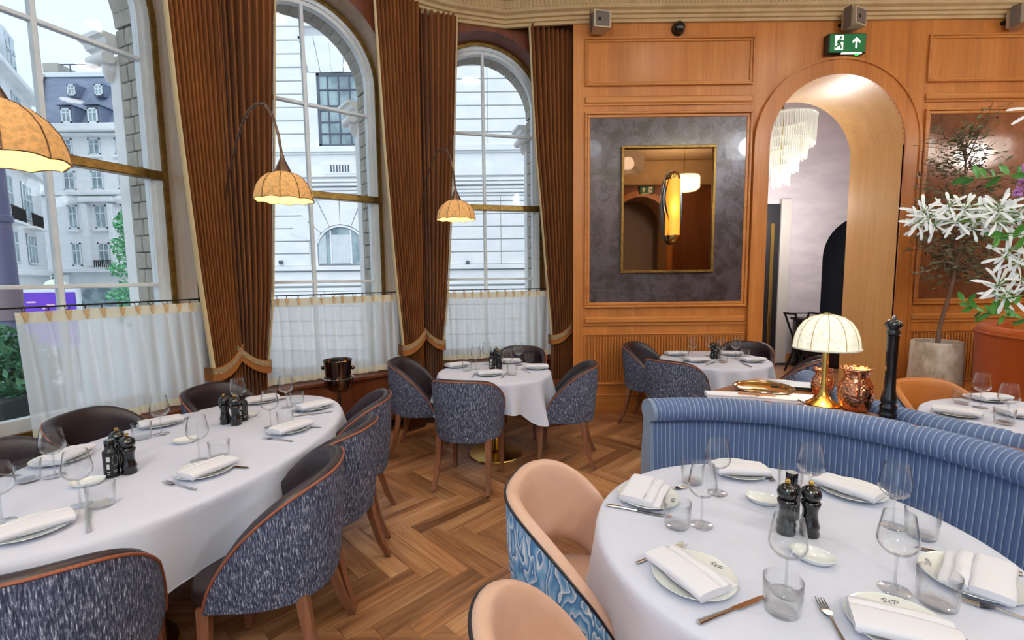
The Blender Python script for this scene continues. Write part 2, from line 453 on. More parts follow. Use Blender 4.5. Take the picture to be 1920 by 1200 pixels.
# ---- floor with herringbone planks
joint_dark = mat('plank_joint_dark', S(52, 30, 18), .8)
floor = struct(MB().box(-5.2, -4.2, -.10, 8.2, 8.3, -.012).build('floor', joint_dark))
PW, PN = .12, 5
PL = PW * PN
plank_mesh = MB().box(-PL / 2 + .0008, -PW / 2 + .0008, -.012, PL / 2 - .0008, PW / 2 - .0008, 0, .0014).mesh('plank', 0)
plank_mesh.materials.append(plank_mat)
U45, V45 = Vector((.70711, .70711)), Vector((.70711, -.70711))
planks = []
R_ = 62
for gy in range(-R_, R_ + 1):
    for gx in range(-R_, R_ + 1):
        dm = (gx - gy) % (2 * PN)
        if dm == 0: cu, cv, vert = gx + PN / 2, gy + .5, False
        elif dm == 2 * PN - 1: cu, cv, vert = gx + .5, gy + PN / 2, True
        else: continue
        P = U45 * (cu * PW) + V45 * (cv * PW) + Vector((1.2, 2.0))
        if -3.2 < P.x < 6.6 and .3 < P.y < 8.1: planks.append((P.x, P.y, rad(-45) if vert else rad(45)))
def frame_px(x, y, z):
    v = Vector((x, y, z - CAM_H)); d = v.dot(fwd)
    return 960 + F_PX * v.dot(rgt) / d, 600 + F_PX * v.dot(dwn) / d
def plank_rank(q):
    u, v = frame_px(q[0], q[1], 0)
    seen = 440 < u < 1230 and 700 < v < 1235
    return (0 if seen else 1, math.hypot(q[0], q[1]))
planks.sort(key=plank_rank)
rest = MB()
for i, (x, y, a) in enumerate(planks):
    if i < 260:
        o = obj('plank', plank_mesh, None, floor); o.location = (x, y, 0); o.rotation_euler = (0, 0, a)
    else:
        c_, s_ = cos(a), sin(a); hx, hy = PL / 2 - .0008, PW / 2 - .0008
        pts = [(x + c_ * px - s_ * py, y + s_ * px + c_ * py) for px, py in ((-hx, -hy), (hx, -hy), (hx, hy), (-hx, hy))]
        rest.add([(p[0], p[1], -.012) for p in pts] + [(p[0], p[1], 0) for p in pts], [(4, 5, 6, 7), (0, 1, 5, 4), (1, 2, 6, 5), (2, 3, 7, 6), (3, 0, 4, 7)])
floor_wood_rest = wood('parquet_far_wood', S(116, 74, 44), S(164, 112, 72), S(194, 146, 102), 'x', rough=.34, fine=30, coat=.45)
tag(rest.build('parquet_planks', floor_wood_rest, floor, 0), kind='stuff')

# ---- windows: centre of the glass plane, heading of the wall (clockwise from +Y)
WIN = [((-3.02, 1.28), -3.0), ((-2.985, 3.075), 23.6), ((-1.92, 4.54), 51.7), ((-.307, 5.56), 74.7), ((-2.72, -.50), -22.0)]
FACET = [(-.90, .95), (-.90, .977), (-.764, .98), (-.78, 1.02), (-.95, .90)]
WHALF, WSPR, WSILL, ZL, ZG, ZU = .587, 3.52, .62, 1.563, 2.395, 3.23
RD = .25            # reveal depth
def win_frame(i):
    (cx, cy), th = WIN[i]; a = rad(90 - th)
    return (cx, cy, 0), a
def to_world(i, s, y, z):
    (cx, cy, _), a = win_frame(i)
    return (cx + s * cos(a) - y * sin(a), cy + s * sin(a) + y * cos(a), z)
def arch_path(a, z0, zs, n=28):
    """left foot, up, over, down to the right foot"""
    pts = [(-a, z0), (-a, z0 + (zs - z0) * .5)]
    pts += [(-a * cos(PI * k / n), zs + a * sin(PI * k / n)) for k in range(n + 1)]
    return pts + [(a, z0 + (zs - z0) * .5), (a, z0)]
def arch_band(mb, a0, a1, y0, y1, z0, zs, n=28):
    """solid band between two arches (inner half width a0, outer a1)"""
    i_, o_ = arch_path(a0, z0, zs, n), arch_path(a1, z0, zs, n)
    rows = [[(p[0], y0, p[1]) for p in i_], [(p[0], y0, p[1]) for p in o_], [(p[0], y1, p[1]) for p in o_], [(p[0], y1, p[1]) for p in i_]]
    mb.sheet(rows, cu=True); return mb
def arch_face(mb, x0, x1, z0, z1, a, zs, y, zb=None, n=32, cx=0.0):
    """wall face with an arched opening; zb is the sill (None: opening reaches z0)"""
    zb0 = z0 if zb is None else zb
    mb.add([(x0, y, z0), (cx - a, y, z0), (cx - a, y, z1), (x0, y, z1)], [(0, 1, 2, 3)])
    mb.add([(cx + a, y, z0), (x1, y, z0), (x1, y, z1), (cx + a, y, z1)], [(0, 1, 2, 3)])
    if zb is not None: mb.add([(cx - a, y, z0), (cx + a, y, z0), (cx + a, y, zb), (cx - a, y, zb)], [(0, 1, 2, 3)])
    for k in range(n):
        t0, t1 = PI * k / n, PI * (k + 1) / n
        p, q = (cx - a * cos(t0), zs + a * sin(t0)), (cx - a * cos(t1), zs + a * sin(t1))
        mb.add([(p[0], y, p[1]), (q[0], y, q[1]), (q[0], y, z1), (p[0], y, z1)], [(0, 1, 2, 3)])
    return mb
def arch_glass(s0, s1, zlo, a, zs, n=14):
    """outline of the pane between s0 and s1 from zlo up to the arch"""
    pts = [(s1, zlo), (s0, zlo)]
    for k in range(n + 1):
        s = s0 + (s1 - s0) * k / n
        pts.append((s, zs + math.sqrt(max(a * a - s * s, 0))))
    return pts
brick_mesh = {}
for i in range(5):
    loc, a = win_frame(i)
    s0, s1 = FACET[i]
    n_ = i if i else 5
    if i == 4: n_ = 6
    w = struct(thing('window_%d' % n_, None, None, loc, a))
    mb = MB()
    rows = [[(p[0], y, p[1]) for p in arch_path(h, WSILL, WSPR)] for h, y in ((.70, -.03), (.705, -.10), (.735, -RD))]
    mb.sheet(rows).build('reveal', mahogany if i == 3 else grey_wood, w)
    g = arch_band(MB(), .665, .70, -.055, -.01, WSILL, WSPR); g.box(-.70, -.055, WSILL, .70, -.01, WSILL + .04)
    g.build('gilt_trim', gold, w, 30)
    fr = arch_band(MB(), WHALF, .665, -.02, .05, WSILL + .04, WSPR); arch_band(fr, .625, .665, -.035, -.02, WSILL + .04, WSPR)
    fr.box(-.665, -.02, WSILL + .04, .665, .05, WSILL + .12); fr.build('frame', white_paint, w, 30)
    MB().box(-.665, -.06, ZG - .032, .665, .03, ZG + .032, .006).build('meeting_rail', gold, w, 0)
    MB().box(-.016, -.022, WSILL + .1, .016, .03, WSPR + WHALF + .01, .004).build('glazing_bar', white_paint, w, 0)
    for zz in (ZL, ZU): MB().box(-WHALF - .01, -.02, zz - .014, WHALF + .01, .028, zz + .014, .004).build('glazing_bar', white_paint, w, 0)
    for sa, sb in ((-WHALF, -.016), (.016, WHALF)):
        for za, zb in ((WSILL + .12, ZL - .014), (ZL + .014, ZG - .032), (ZG + .032, ZU - .014)):
            MB().box(sa, .002, za, sb, .007, zb).build('pane', window_glass, w, 0)
        MB().prism(arch_glass(sa, sb, ZU + .014, WHALF, WSPR), .002, .007, 'y').build('pane', window_glass, w, 0)
    MB().box(-.735, -.285, WSILL - .035, .735, -.01, WSILL, .006).build('sill', mahogany, w, 0)
    # inner wall facet with the arched opening
    wl = MB(); arch_face(wl, s0, s1, 0, ZC + .42, .735, WSPR, -RD, WSILL - .02)
    wo = struct(wl.build('wall_window_%d' % n_, mahogany, None, 0)); wo.location = loc; wo.rotation_euler = (0, 0, a)
    bb = MB().box(s0, -RD - .018, 0, s1, -RD, .16, .003).box(s0, -RD - .026, .16, s1, -RD, .19, .006)
    bo = struct(bb.build('baseboard_window_%d' % n_, mahogany, None, 0)); bo.location = loc; bo.rotation_euler = (0, 0, a)
    if i in (1, 2, 3):
        MB().box(.62, -RD - .024, .045, .80, -RD - .017, .12).build('vent_slot', black_iron, bo, 0)
        MB().box(-.70, -RD - .012, .25, .70, -RD, .28, .004).build('panel_moulding', mahogany, bo, 0)
    # masonry outside
    st = MB(); arch_face(st, s0 - .1, s1 + .1, -.6, 5.2, .64, WSPR, .31, WSILL - .05); arch_face(st, s0 - .1, s1 + .1, -.6, 5.2, .66, WSPR, .055, WSILL - .05)
    so = struct(st.build('wall_masonry_%d' % n_, stone_white, None, 0)); so.location = loc; so.rotation_euler = (0, 0, a)
    MB().box(-.70, .04, WSILL - .12, .70, .42, WSILL + .02, .01).build('outer_sill', stone_white, so, 0)
    if i in (1, 2, 3):
        if not brick_mesh:
            for nm, d0, d1 in (('long', .06, .20), ('short', .205, .31), ('shortb', .06, .165), ('longb', .17, .31)):
                q = MB().box(.615, d0 + .003, 0, .70, d1 - .003, .124, .006).mesh('brick', 0); q.materials.append(brick_pale); brick_mesh[nm] = q
        z = WSILL + .03; k = 0
        while z < WSPR - .06:
            for nm in (('long', 'short') if k % 2 else ('shortb', 'longb')):
                o = obj('brick', brick_mesh[nm], None, so); o.location = (0, 0, z)
                o = obj('brick', brick_mesh[nm], None, so); o.location = (0, 0, z); o.scale = (-1, 1, 1)
            z += .13; k += 1
        NV = 19
        if 'vous' not in brick_mesh:
            t = PI / NV * .485
            q = MB().prism([(.615 * cos(-t), .615 * sin(-t)), (.72 * cos(-t), .72 * sin(-t)), (.72 * cos(t), .72 * sin(t)), (.615 * cos(t), .615 * sin(t))], .063, .31, 'y').mesh('voussoir', 0)
            q.materials.append(brick_pale); brick_mesh['vous'] = q
        for k in range(NV):
            t = PI * (k + .5) / NV
            o = obj('voussoir', brick_mesh['vous'], None, so); o.location = (0, 0, WSPR); o.rotation_euler = (0, -t, 0)
        # bracket at the springing, on the street side of the right-hand jamb
        cap = MB(); prof = [(.0, .0), (.03, .0), (.05, .03), (.08, .04), (.095, .08), (.13, .09), (.13, .12), (.0, .12)]
        cap.prism([(.64 - p[0], 3.36 + p[1]) for p in prof], .32, .62, 'y')
        cap.build('capital_moulding', stone_white, so, 20)
        sc_ = MB(); sc_.tube([(.565, .33, 3.30), (.565, .56, 3.30)], .045, 16); sc_.tube([(.60, .40, 3.30), (.605, .42, 3.22), (.615, .44, 3.15)], [.05, .045, .02], 10)
        sc_.build('scroll', stone_white, so)
        MB().box(.625, .312, -.6, .78, .46, 3.34, .01).build('pilaster', stone_white, so, 0)
def pier(pts, z0, z1, mt, name):
    mb = MB()
    for (p, q) in zip(pts, pts[1:]): mb.add([(p[0], p[1], z0), (q[0], q[1], z0), (q[0], q[1], z1), (p[0], p[1], z1)], [(0, 1, 2, 3)])
    return struct(mb.build(name, mt, None, 0))
def inner(i, s, y=-RD): return to_world(i, s, y, 0)[:2]
pier([inner(4, FACET[4][1]), inner(0, FACET[0][0])], 0, ZC + .42, mahogany, 'wall_pier_1')
pier([inner(0, FACET[0][1]), inner(1, FACET[1][0])], 0, ZC + .42, mahogany, 'wall_pier_2')
pier([inner(2, FACET[2][1]), inner(3, FACET[3][0])], 0, ZC + .42, mahogany, 'wall_pier_3')
corner = inner(3, 1.0)
pier([corner, (.70, corner[1] + .02), (.70, BW)], 0, ZC + .42, mahogany, 'wall_pier_4')

# ---- back wall with the archway
AX, AH, ASP, ADEEP = 3.595, .744, 2.99, .80
bwm = MB(); arch_face(bwm, .70, 8.2, 0, ZC + .44, AH, ASP, BW, None, 40, AX)
back = struct(bwm.build('wall_back', oak, None, 0))
bwb = MB(); arch_face(bwb, .70, 8.2, 0, ZC + .44, AH, ASP, BW + ADEEP, None, 40, AX); struct(bwb.build('wall_lobby_near', mat('lobby_plaster', S(176, 168, 176), .85), None, 0))
mb = MB(); mb.sheet([[(AX + p[0], y, p[1]) for p in arch_path(AH, 0, ASP, 40)] for y in (BW - .02, BW + .25, BW + ADEEP)])
struct(mb.build('trim_arch_lining', oak_pale))
mb = MB()   # architrave: a flat band with a rounded outer edge, in joined sections
for (y0, y1, a0, a1) in ((BW - .035, BW, AH, AH + .15), (BW - .05, BW, AH + .15, AH + .175)):
    i_, o_ = arch_path(a0, 0, ASP, 48), arch_path(a1, 0, ASP, 48)
    mb.sheet([[(AX + p[0], y0, p[1]) for p in i_], [(AX + p[0], y0, p[1]) for p in o_], [(AX + p[0], y1, p[1]) for p in o_], [(AX + p[0], y1, p[1]) for p in i_]], cu=True)
struct(mb.build('trim_architrave', oak, None, 30))
# mouldings on the back wall
def frame_moulding(x0, x1, z0, z1, w=.045, d=.028, y=BW):
    mb = MB()
    for (o1, o2, dd) in ((0, w * .45, d), (w * .45, w, d * .55)):
        for (xa, xb, za, zb) in ((x0 + o1, x1 - o1, z1 - o2, z1 - o1), (x0 + o1, x1 - o1, z0 + o1, z0 + o2), (x0 + o1, x0 + o2, z0 + o2, z1 - o2), (x1 - o2, x1 - o1, z0 + o2, z1 - o2)):
            mb.box(xa, y - dd, za, xb, y, zb, .006)
    return mb
tn = [0]
def trim(mb, mt=oak_h, nm='trim_%d'):
    tn[0] += 1; return struct(mb.build(nm % tn[0], mt, None, 0))
def wall_bay(x0, x1, first=True):
    trim(frame_moulding(x0, x1, 3.645, 4.145))
    trim(MB().box(x0, BW - .03, 3.455, x1, BW, 3.535, .015).box(x0, BW - .014, 3.44, x1, BW, 3.455))
    trim(MB().box(x0, BW - .035, 1.045, x1, BW, 1.12, .018).box(x0, BW - .016, 1.02, x1, BW, 1.045))
    trim(frame_moulding(x0, x1, .335, .925, .035, .024))
    n = int((x1 - x0 - .08) / .0335); slat = MB().box(-.0105, BW - .022, .372, .0105, BW, .89, .005).mesh('slat', 0); slat.materials.append(oak)
    for k in range(n):
        o = obj('slat', slat, None, back); o.location = (x0 + .055 + k * .0335, 0, 0)
wall_bay(.822, 2.66)
wall_bay(4.545, 6.6)
struct(MB().box(.70, BW - .02, 0, AX - AH - .175, BW, .20, .004).box(.70, BW - .028, .20, AX - AH - .175, BW, .225, .008).build('baseboard_back', oak_h, None, 0))
struct(MB().box(AX + AH + .175, BW - .02, 0, 8.2, BW, .20, .004).build('baseboard_back_right', oak_h, None, 0))

# ---- cornice and ceiling: profile swept along the wall line
path = [inner(4, -.95), inner(4, .90), inner(0, -.9), inner(0, .95), inner(1, -.9)]
def arc_pts(A, B, C_, n=8):
    return [tuple((1 - t) ** 2 * A[k] + 2 * t * (1 - t) * B[k] + t * t * C_[k] for k in (0, 1)) for t in [j / n for j in range(1, n + 1)]]
path += [inner(1, .55)] + arc_pts(inner(1, .55), inner(1, .977), inner(2, -.35)) + [inner(2, .55)] + arc_pts(inner(2, .55), (-1.02, 5.05), inner(3, -.35)) + [inner(3, .2)] + arc_pts(inner(3, .2), (.45, BW + .02), (1.1, BW)) + [(2.5, BW), (4, BW), (8.2, BW)]
prof = [(0.0, 0), (.03, 0), (.03, .03), (.05, .035), (.05, .065), (.075, .07), (.075, .10), (.11, .115), (.12, .135), (.12, .225), (.15, .235), (.15, .26), (.26, .27), (.30, .32), (.34, .40)]
norms = []
for k in range(len(path)):
    p0, p1 = path[max(k - 1, 0)], path[min(k + 1, len(path) - 1)]
    d = Vector((p1[0] - p0[0], p1[1] - p0[1])).normalized(); norms.append(Vector((d.y, -d.x)))
rows = [[(p[0] + n.x * o_, p[1] + n.y * o_, ZC + z) for (o_, z) in prof] for p, n in zip(path, norms)]
cornice = struct(MB().sheet(rows).build('trim_cornice', plaster, None, 25))
flute = MB().box(-.012, -.009, .142, .012, .006, .218, .005).mesh('flute', 0); flute.materials.append(plaster)
acc = 0.0; flist = []
for (p, q), n in zip(zip(path, path[1:]), norms):
    d = Vector((q[0] - p[0], q[1] - p[1])); L = d.length; dn = d.normalized(); nn = Vector((dn.y, -dn.x)); t = acc
    while t < L:
        flist.append((p[0] + dn.x * t + nn.x * .12, p[1] + dn.y * t + nn.y * .12, math.atan2(dn.y, dn.x))); t += .042
    acc = t - L
vis = [q for q in flist if q[1] > 4.0 and q[0] > -1.2 and q[0] < 5.9]
for (x, y, a) in vis[:290]:
    o = obj('flute', flute, None, cornice); o.location = (x, y, ZC); o.rotation_euler = (0, 0, a)
cpoly = [(p[0] - n.x * .08, p[1] - n.y * .08) for p, n in zip(path, norms)] + [(8.4, BW + .06), (8.4, -4.2), (-2.6, -4.2)]
struct(MB().prism(cpoly, ZC + .40, ZC + .5, 'z').build('ceiling', ceiling_paint, None, 0))
struct(MB().box(8.2, -4.2, 0, 8.3, BW + .8, ZC + .45).build('wall_right', oak, None, 0))
RY = -2.6
rw = MB(); arch_face(rw, .6, 8.3, 0, ZC + .45, AH, ASP, RY, None, 32, AX)
rear = struct(rw.build('wall_rear', wood('rear_wall_wood', S(110, 62, 30), S(126, 74, 38), S(140, 86, 46), 'z'), None, 0))
struct(MB().box(.6, RY + .01, 4.02, 8.2, RY + .16, 4.69, .03).build('trim_rear_cornice', plaster, None, 0))
mb = MB(); mb.sheet([[(AX + p[0], y, p[1]) for p in arch_path(AH, 0, ASP, 32)] for y in (RY, RY - .8)]); struct(mb.build('trim_rear_arch_lining', oak_pale))
mb = MB(); arch_band(mb, AH, AH + .16, RY, RY + .035, 0, ASP); mb.v = [(v[0] + AX, v[1], v[2]) for v in mb.v]; struct(mb.build('trim_rear_architrave', oak, None, 30))
struct(MB().box(1.5, -4.1, 0, 7, -4.0, 4.7).build('wall_rear_passage', mat('rear_passage_plaster', S(206, 198, 196), .85), None, 0))

# ---- the lobby beyond the archway
LY = 8.2
lob = mat('lobby_mauve_plaster', S(206, 198, 200), .85, 0, S(190, 182, 188), (2, 2, 6))
mb = MB(); arch_face(mb, 2.6, 8.2, 0, 4.8, .72, 1.85, LY, None, 24, 6.18); struct(mb.build('wall_lobby', lob, None, 0))
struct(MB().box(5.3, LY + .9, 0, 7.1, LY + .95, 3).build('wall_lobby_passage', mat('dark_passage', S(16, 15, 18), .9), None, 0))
struct(MB().box(2.6, BW + ADEEP, 0, 2.7, LY, 4.8).build('wall_lobby_left', lob, None, 0))
struct(MB().box(8.1, BW + ADEEP, 0, 8.2, LY, 4.8).build('wall_lobby_right', lob, None, 0))
struct(MB().box(2.6, BW + ADEEP, 4.6, 8.2, LY + .9, 4.7).build('ceiling_lobby', mat('lobby_ceiling', S(190, 150, 130), .8), None, 0))
struct(MB().box(4.72, LY - .02, 0, 5.46, LY, .16, .004).build('baseboard_lobby', oak_h, None, 0))
d1 = struct(MB().box(3.9, LY - .05, 0, 4.66, LY - .005, 2.78, .004).build('door_1', mat('black_door', S(22, 20, 26), .5), None, 0))
MB().box(4.50, LY - .075, .25, 4.56, LY - .05, 2.45, .004).build('pull_bar', brass, d1, 0)
struct(MB().box(4.66, LY - .08, 0, 4.84, LY, 2.86, .006).build('trim_door', mat('pale_door_casing', S(190, 184, 178), .7), None, 0))

# ================================================================ OUTSIDE
struct(MB().box(-80, -20, -.75, 40, 90, -.6).build('floor_street', mat('asphalt', S(188, 190, 194), .9), None, 0))
# ---- stone building across the side street
FY = 14.0
b1 = thing('stone_building', 'white ashlar building facing the two right-hand windows across the street', 'building', (0, FY, -.6))
MB().box(-9.3, 0, 0, 4.5, 6, 16).build('wall', stone_joint, b1, 0)
def stone_block(x0, x1, z0, z1, d=.06):
    z0 += .6; z1 += .6
    MB().box(x0 + .006, -d, z0 + .014, x1 - .006, .02, z1 - .014, .012).build('stone_block', stone_white, b1, 0)
uw = (-5.55, -4.30, 5.40, 7.45)     # upper window opening
lw = (-5.75, -4.35, 2.0, 2.62)      # lower arched window: jambs, then a segmental head
def courses(z0, z1, h, xa, xb, gaps):
    z = z0; k = 0
    while z < z1 - .05:
        zt = min(z + h, z1); segs = [(xa, xb)]
        for (g0, g1, gz0, gz1) in gaps:
            if z < gz1 - .02 and zt > gz0 + .02:
                ns = []
                for (p, q) in segs:
                    if g1 <= p or g0 >= q: ns.append((p, q)); continue
                    if g0 > p: ns.append((p, g0))
                    if g1 < q: ns.append((g1, q))
                segs = ns
        for (p, q) in segs:
            L = q - p; n = max(1, round(L / 1.9))
            for j in range(n): stone_block(p + L * j / n, p + L * (j + 1) / n, z, zt)
        z = zt; k += 1
gapu = (uw[0] - .28, uw[1] + .28, uw[2], uw[3] + 1.05)
courses(5.40, 11.6, .37, -9.25, 1.05, [gapu])
courses(1.95, 3.95, .37, -9.25, 1.6, [(lw[0] - .25, lw[1] + .25, 1.95, 3.95)])
courses(-.6, 1.2, .45, -9.25, 1.6, [])
def strip(nm, x0, x1, z0, z1, d, mt=stone_white): MB().box(x0, -d, z0 + .6, x1, .02, z1 + .6, .01).build(nm, mt, b1, 0)
strip('string_course', -9.35, 2.0, 5.24, 5.40, .16)
strip('string_course', -9.35, 2.0, 5.18, 5.24, .10)
strip('plain_band', -9.35, 2.0, 4.55, 5.18, .05)
for zz, dd in ((4.40, .08), (4.28, .12), (4.16, .07), (4.05, .10), (3.97, .05)): strip('string_course', -9.35, 2.0, zz, zz + .07, dd)
strip('string_course', -9.35, 2.0, 1.82, 1.95, .14)
strip('plain_band', -9.35, 2.0, 1.45, 1.78, .05)
strip('string_course', -9.35, 2.0, 1.36, 1.45, .09)
strip('string_course', -9.35, 2.0, 1.2, 1.3, .06)
# vent panel between the windows
strip('vent_panel', -5.45, -4.5, 4.62, 4.95, .07)
for k in range(7): MB().box(-5.26 + k * .085, -.078, 4.68 + .6, -5.22 + k * .085, -.06, 4.88 + .6).build('vent_slot', bay_frame, b1, 0)
# splayed head over the upper window
for k in range(5):
    xc0, xc1 = uw[0] - .2 + k * .33, uw[0] - .2 + (k + 1) * .33; mid = (uw[0] + uw[1]) / 2
    f_ = 1.35
    poly = [(xc0 + .01, uw[3] + .62), (xc1 - .01, uw[3] + .62), (mid + (xc1 - mid) * f_ - .01, uw[3] + 1.62), (mid + (xc0 - mid) * f_ + .01, uw[3] + 1.62)]
    MB().prism(poly, -.10 if k == 2 else -.06, .02, 'y').build('voussoir', stone_white, b1, 0)
strip('window_surround', uw[0] - .28, uw[0], uw[2], uw[3] + .02, .05); strip('window_surround', uw[1], uw[1] + .28, uw[2], uw[3] + .02, .05)
def far_window(par, x0, x1, z0, z1, y, cols, rows_, mt_f, mt_g, fw=.05, bw=.03, head=0.0):
    w = MB()
    w.box(x0, y - .03, z0, x0 + fw, y + .02, z1); w.box(x1 - fw, y - .03, z0, x1, y + .02, z1); w.box(x0, y - .03, z0, x1, y + .02, z0 + fw); w.box(x0, y - .03, z1 - fw, x1, y + .02, z1)
    for k in range(1, cols): xx = x0 + (x1 - x0) * k / cols; w.box(xx - bw / 2, y - .025, z0, xx + bw / 2, y + .01, z1)
    for t in rows_: zz = z0 + (z1 - z0) * t; w.box(x0, y - .028, zz - bw / 2, x1, y + .01, zz + bw / 2)
    o = w.build('window', mt_f, par, 0)
    MB().box(x0 + .01, y + .0, z0 + .01, x1 - .01, y + .012, z1 - .01).build('pane', mt_g, o, 0)
    return o
o = far_window(b1, uw[0], uw[1], uw[2] + .6, uw[3] + .6, -.03, 4, (.18, .34, .5, .56, .78), bay_frame, far_glass, .07, .035)
# lower window: glass, curtains, segmental voussoirs
mid = (lw[0] + lw[1]) / 2; hw = (lw[1] - lw[0]) / 2; rise = .50; Rr = (hw * hw + rise * rise) / (2 * rise); zc_ = lw[3] + rise - Rr
def seg_arch(R2, n=12, h=None):
    t = math.asin(min(1, hw / R2)) if h is None else h
    return [(mid + R2 * sin(-t + 2 * t * k / n), zc_ + .6 + R2 * cos(-t + 2 * t * k / n)) for k in range(n + 1)]
glass_poly = [(lw[1], lw[2] + .6), (lw[0], lw[2] + .6)] + seg_arch(Rr)
o = MB().prism(glass_poly, -.04, -.03, 'y').build('window', far_glass, b1, 0)
tA = math.asin(hw / Rr)
MB().tube([(p[0], -.07, p[1]) for p in seg_arch(Rr, 16)], .035, 4).build('window_head', stone_white, b1, 0)
for (xa, xb) in ((lw[0] + .02, lw[0] + .26), (lw[0] + .42, lw[1] - .42)):
    rows = [[(xa + (xb - xa) * k / 24, -.055 - .015 * sin(k * 1.6), lw[2] + .62 + hh) for k in range(25)] for hh in (0, .85)]
    MB().sheet(rows).build('net_curtain', white_paint, o)
MB().box(mid - .32, -.075, lw[2] + .6, mid - .28, -.04, lw[3] + .98).box(mid + .28, -.075, lw[2] + .6, mid + .32, -.04, lw[3] + .98).build('mullion', stone_white, o, 0)
for k in range(6):
    t0, t1 = -tA + 2 * tA * k / 6 + .012, -tA + 2 * tA * (k + 1) / 6 - .012
    R1, R2 = Rr + .06, Rr + .85
    poly = [(mid + R1 * sin(t0), zc_ + .6 + R1 * cos(t0)), (mid + R1 * sin(t1), zc_ + .6 + R1 * cos(t1)), (mid + R2 * sin(t1), zc_ + .6 + R2 * cos(t1)), (mid + R2 * sin(t0), zc_ + .6 + R2 * cos(t0))]
    MB().prism(poly, -.07, .02, 'y').build('voussoir', stone_white, b1, 0)
strip('window_surround', lw[0] - .25, lw[0] - .01, 1.95, 2.75, .05); strip('window_surround', lw[1] + .01, lw[1] + .25, 1.95, 2.75, .05)
# recessed grey bay seen in the window nearest the corner
MB().box(1.1, -.02, 5.0, 3.8, .05, 9.0).build('grey_shutter', mat('grey_panel', S(140, 148, 158), .6), b1, 0)
for zz in (5.9, 6.8, 7.8): MB().box(1.1, -.05, zz, 3.8, .0, zz + .05).build('shutter_rail', bay_frame, b1, 0)
for xx in (-6.9, -1.35): MB().box(xx, -.16, 2.62 if xx < -2 else 2.55, xx + .10, -.05, 2.73 if xx < -2 else 2.66, .02).build('security_light', bay_frame, b1, 0)

# ---- mansard building down the street
GY = 40.0
b2 = thing('mansard_building', 'tall pale stone block with slate mansard roof and dormers at street end', 'building', (0, GY, -.6))
wA, wB = -39.6, -20.0
zA = lambda y_: 1.6 + (517 - y_ - 7) / 870 * GY + .6 + .4
def px_z(y_): return 1.6 + .6 + (527 - y_) / 870.0 * GY
def px_x(x_): return (x_ - 960) / 870.0 * GY
MB().box(wA, 0, 0, wB, 8, px_z(247)).build('wall', stone_white, b2, 0)
for (y0, y1, d) in ((262, 249, .9), (268, 263, .5), (316, 312, .35), (372, 366, .55), (375, 373, .3), (512, 504, .6), (430, 427, .0)):
    if d: MB().box(wA - .1, -d, px_z(y0), wB, .05, px_z(y1), .04).build('string_course', stone_white, b2, 0)
def pz(y_, d): return 2.2 + (px_z(y_) - 2.2) * (GY + d) / GY
def pX(x_, d): return px_x(x_) * (GY + d) / GY
roof = MB().add([(pX(104, .5), .5, pz(249, .5)), (wB, .5, pz(249, .5)), (wB, 3.6, pz(160, 3.6)), (pX(124, 3.6), 3.6, pz(160, 3.6)), (pX(104, 8), 8, pz(249, .5)), (pX(124, 7.5), 7.5, pz(160, 3.6)), (wB, 7.5, pz(160, 3.6))], [(0, 1, 2, 3), (4, 0, 3, 5), (3, 2, 6, 5)]).build('roof', slate, b2, 0)
MB().box(pX(124, 3.3), 3.3, pz(163, 3.3), wB, 4, pz(155, 3.3)).build('roof_edge', white_paint, roof, 0)
MB().box(pX(122, 4), 4.2, pz(165, 4), pX(149, 4), 6.0, pz(137, 4)).build('chimney', brick_pale, roof, 0)
MB().tube([(pX(150, 4.5), 4.5, pz(142, 4.5)), (wB, 4.5, pz(142, 4.5))], .06, 5).tube([(pX(175, 4.5), 4.5, pz(142, 4.5)), (pX(175, 4.5), 4.5, pz(158, 4.5))], .05, 5).build('railing', bay_frame, roof, 0)
MB().add([(pX(100, .2), .2, pz(249, .2)), (pX(108, .2), .2, pz(249, .2)), (pX(128, 3.5), 3.5, pz(152, 3.5)), (pX(120, 3.5), 3.5, pz(152, 3.5)), (pX(100, 8), 8, pz(249, .2)), (pX(120, 8), 8, pz(152, 3.5))], [(0, 1, 2, 3), (4, 0, 3, 5)]).build('parapet', brick_pale, roof, 0)
for xc in (159, 207):
    d = MB().box(px_x(xc - 12), .1, px_z(247), px_x(xc + 12), 3, px_z(212)); d.add([(px_x(xc - 15), -.1, px_z(212)), (px_x(xc + 15), -.1, px_z(212)), (px_x(xc), -.1, px_z(201 if xc > 180 else 209)), (px_x(xc - 15), 3, px_z(212)), (px_x(xc + 15), 3, px_z(212)), (px_x(xc), 3, px_z(201 if xc > 180 else 209))], [(0, 1, 2), (0, 2, 5, 3), (1, 4, 5, 2)])
    do = d.build('dormer', slate, b2, 0)
    far_window(do, px_x(xc - 9), px_x(xc + 9), px_z(243), px_z(217), 0, 2, (.7,), white_paint, far_glass, .12, .09)
for xc in (172, 221):
    do = MB().box(pX(xc - 9, 1.7), 1.75, pz(197, 1.7), pX(xc + 9, 1.7), 3.4, pz(174, 1.7)).build('dormer', slate, b2, 0)
    far_window(do, pX(xc - 7, 1.6), pX(xc + 7, 1.6), pz(195, 1.6), pz(176, 1.6), 1.65, 2, (.6,), white_paint, far_glass, .1, .08)
for (yb, yt) in ((300, 270), (362, 328), (432, 389), (500, 457)):
    for xc in (154, 205, 253):
        ww = 9 if xc == 154 and yb > 400 else 11
        far_window(b2, px_x(xc - ww), px_x(xc + ww), px_z(yb), px_z(yt), -.03, 2, (.65,), white_paint, far_glass, .12, .09)
        MB().box(px_x(xc - ww - 3), -.25, px_z(yb + 5), px_x(xc + ww + 3), .02, px_z(yb)).build('window_sill', stone_white, b2, 0)
for xc in (182, 229):
    MB().box(px_x(xc - 5), -.45, px_z(500), px_x(xc + 5), .02, px_z(388), .05).build('pilaster', stone_white, b2, 0)
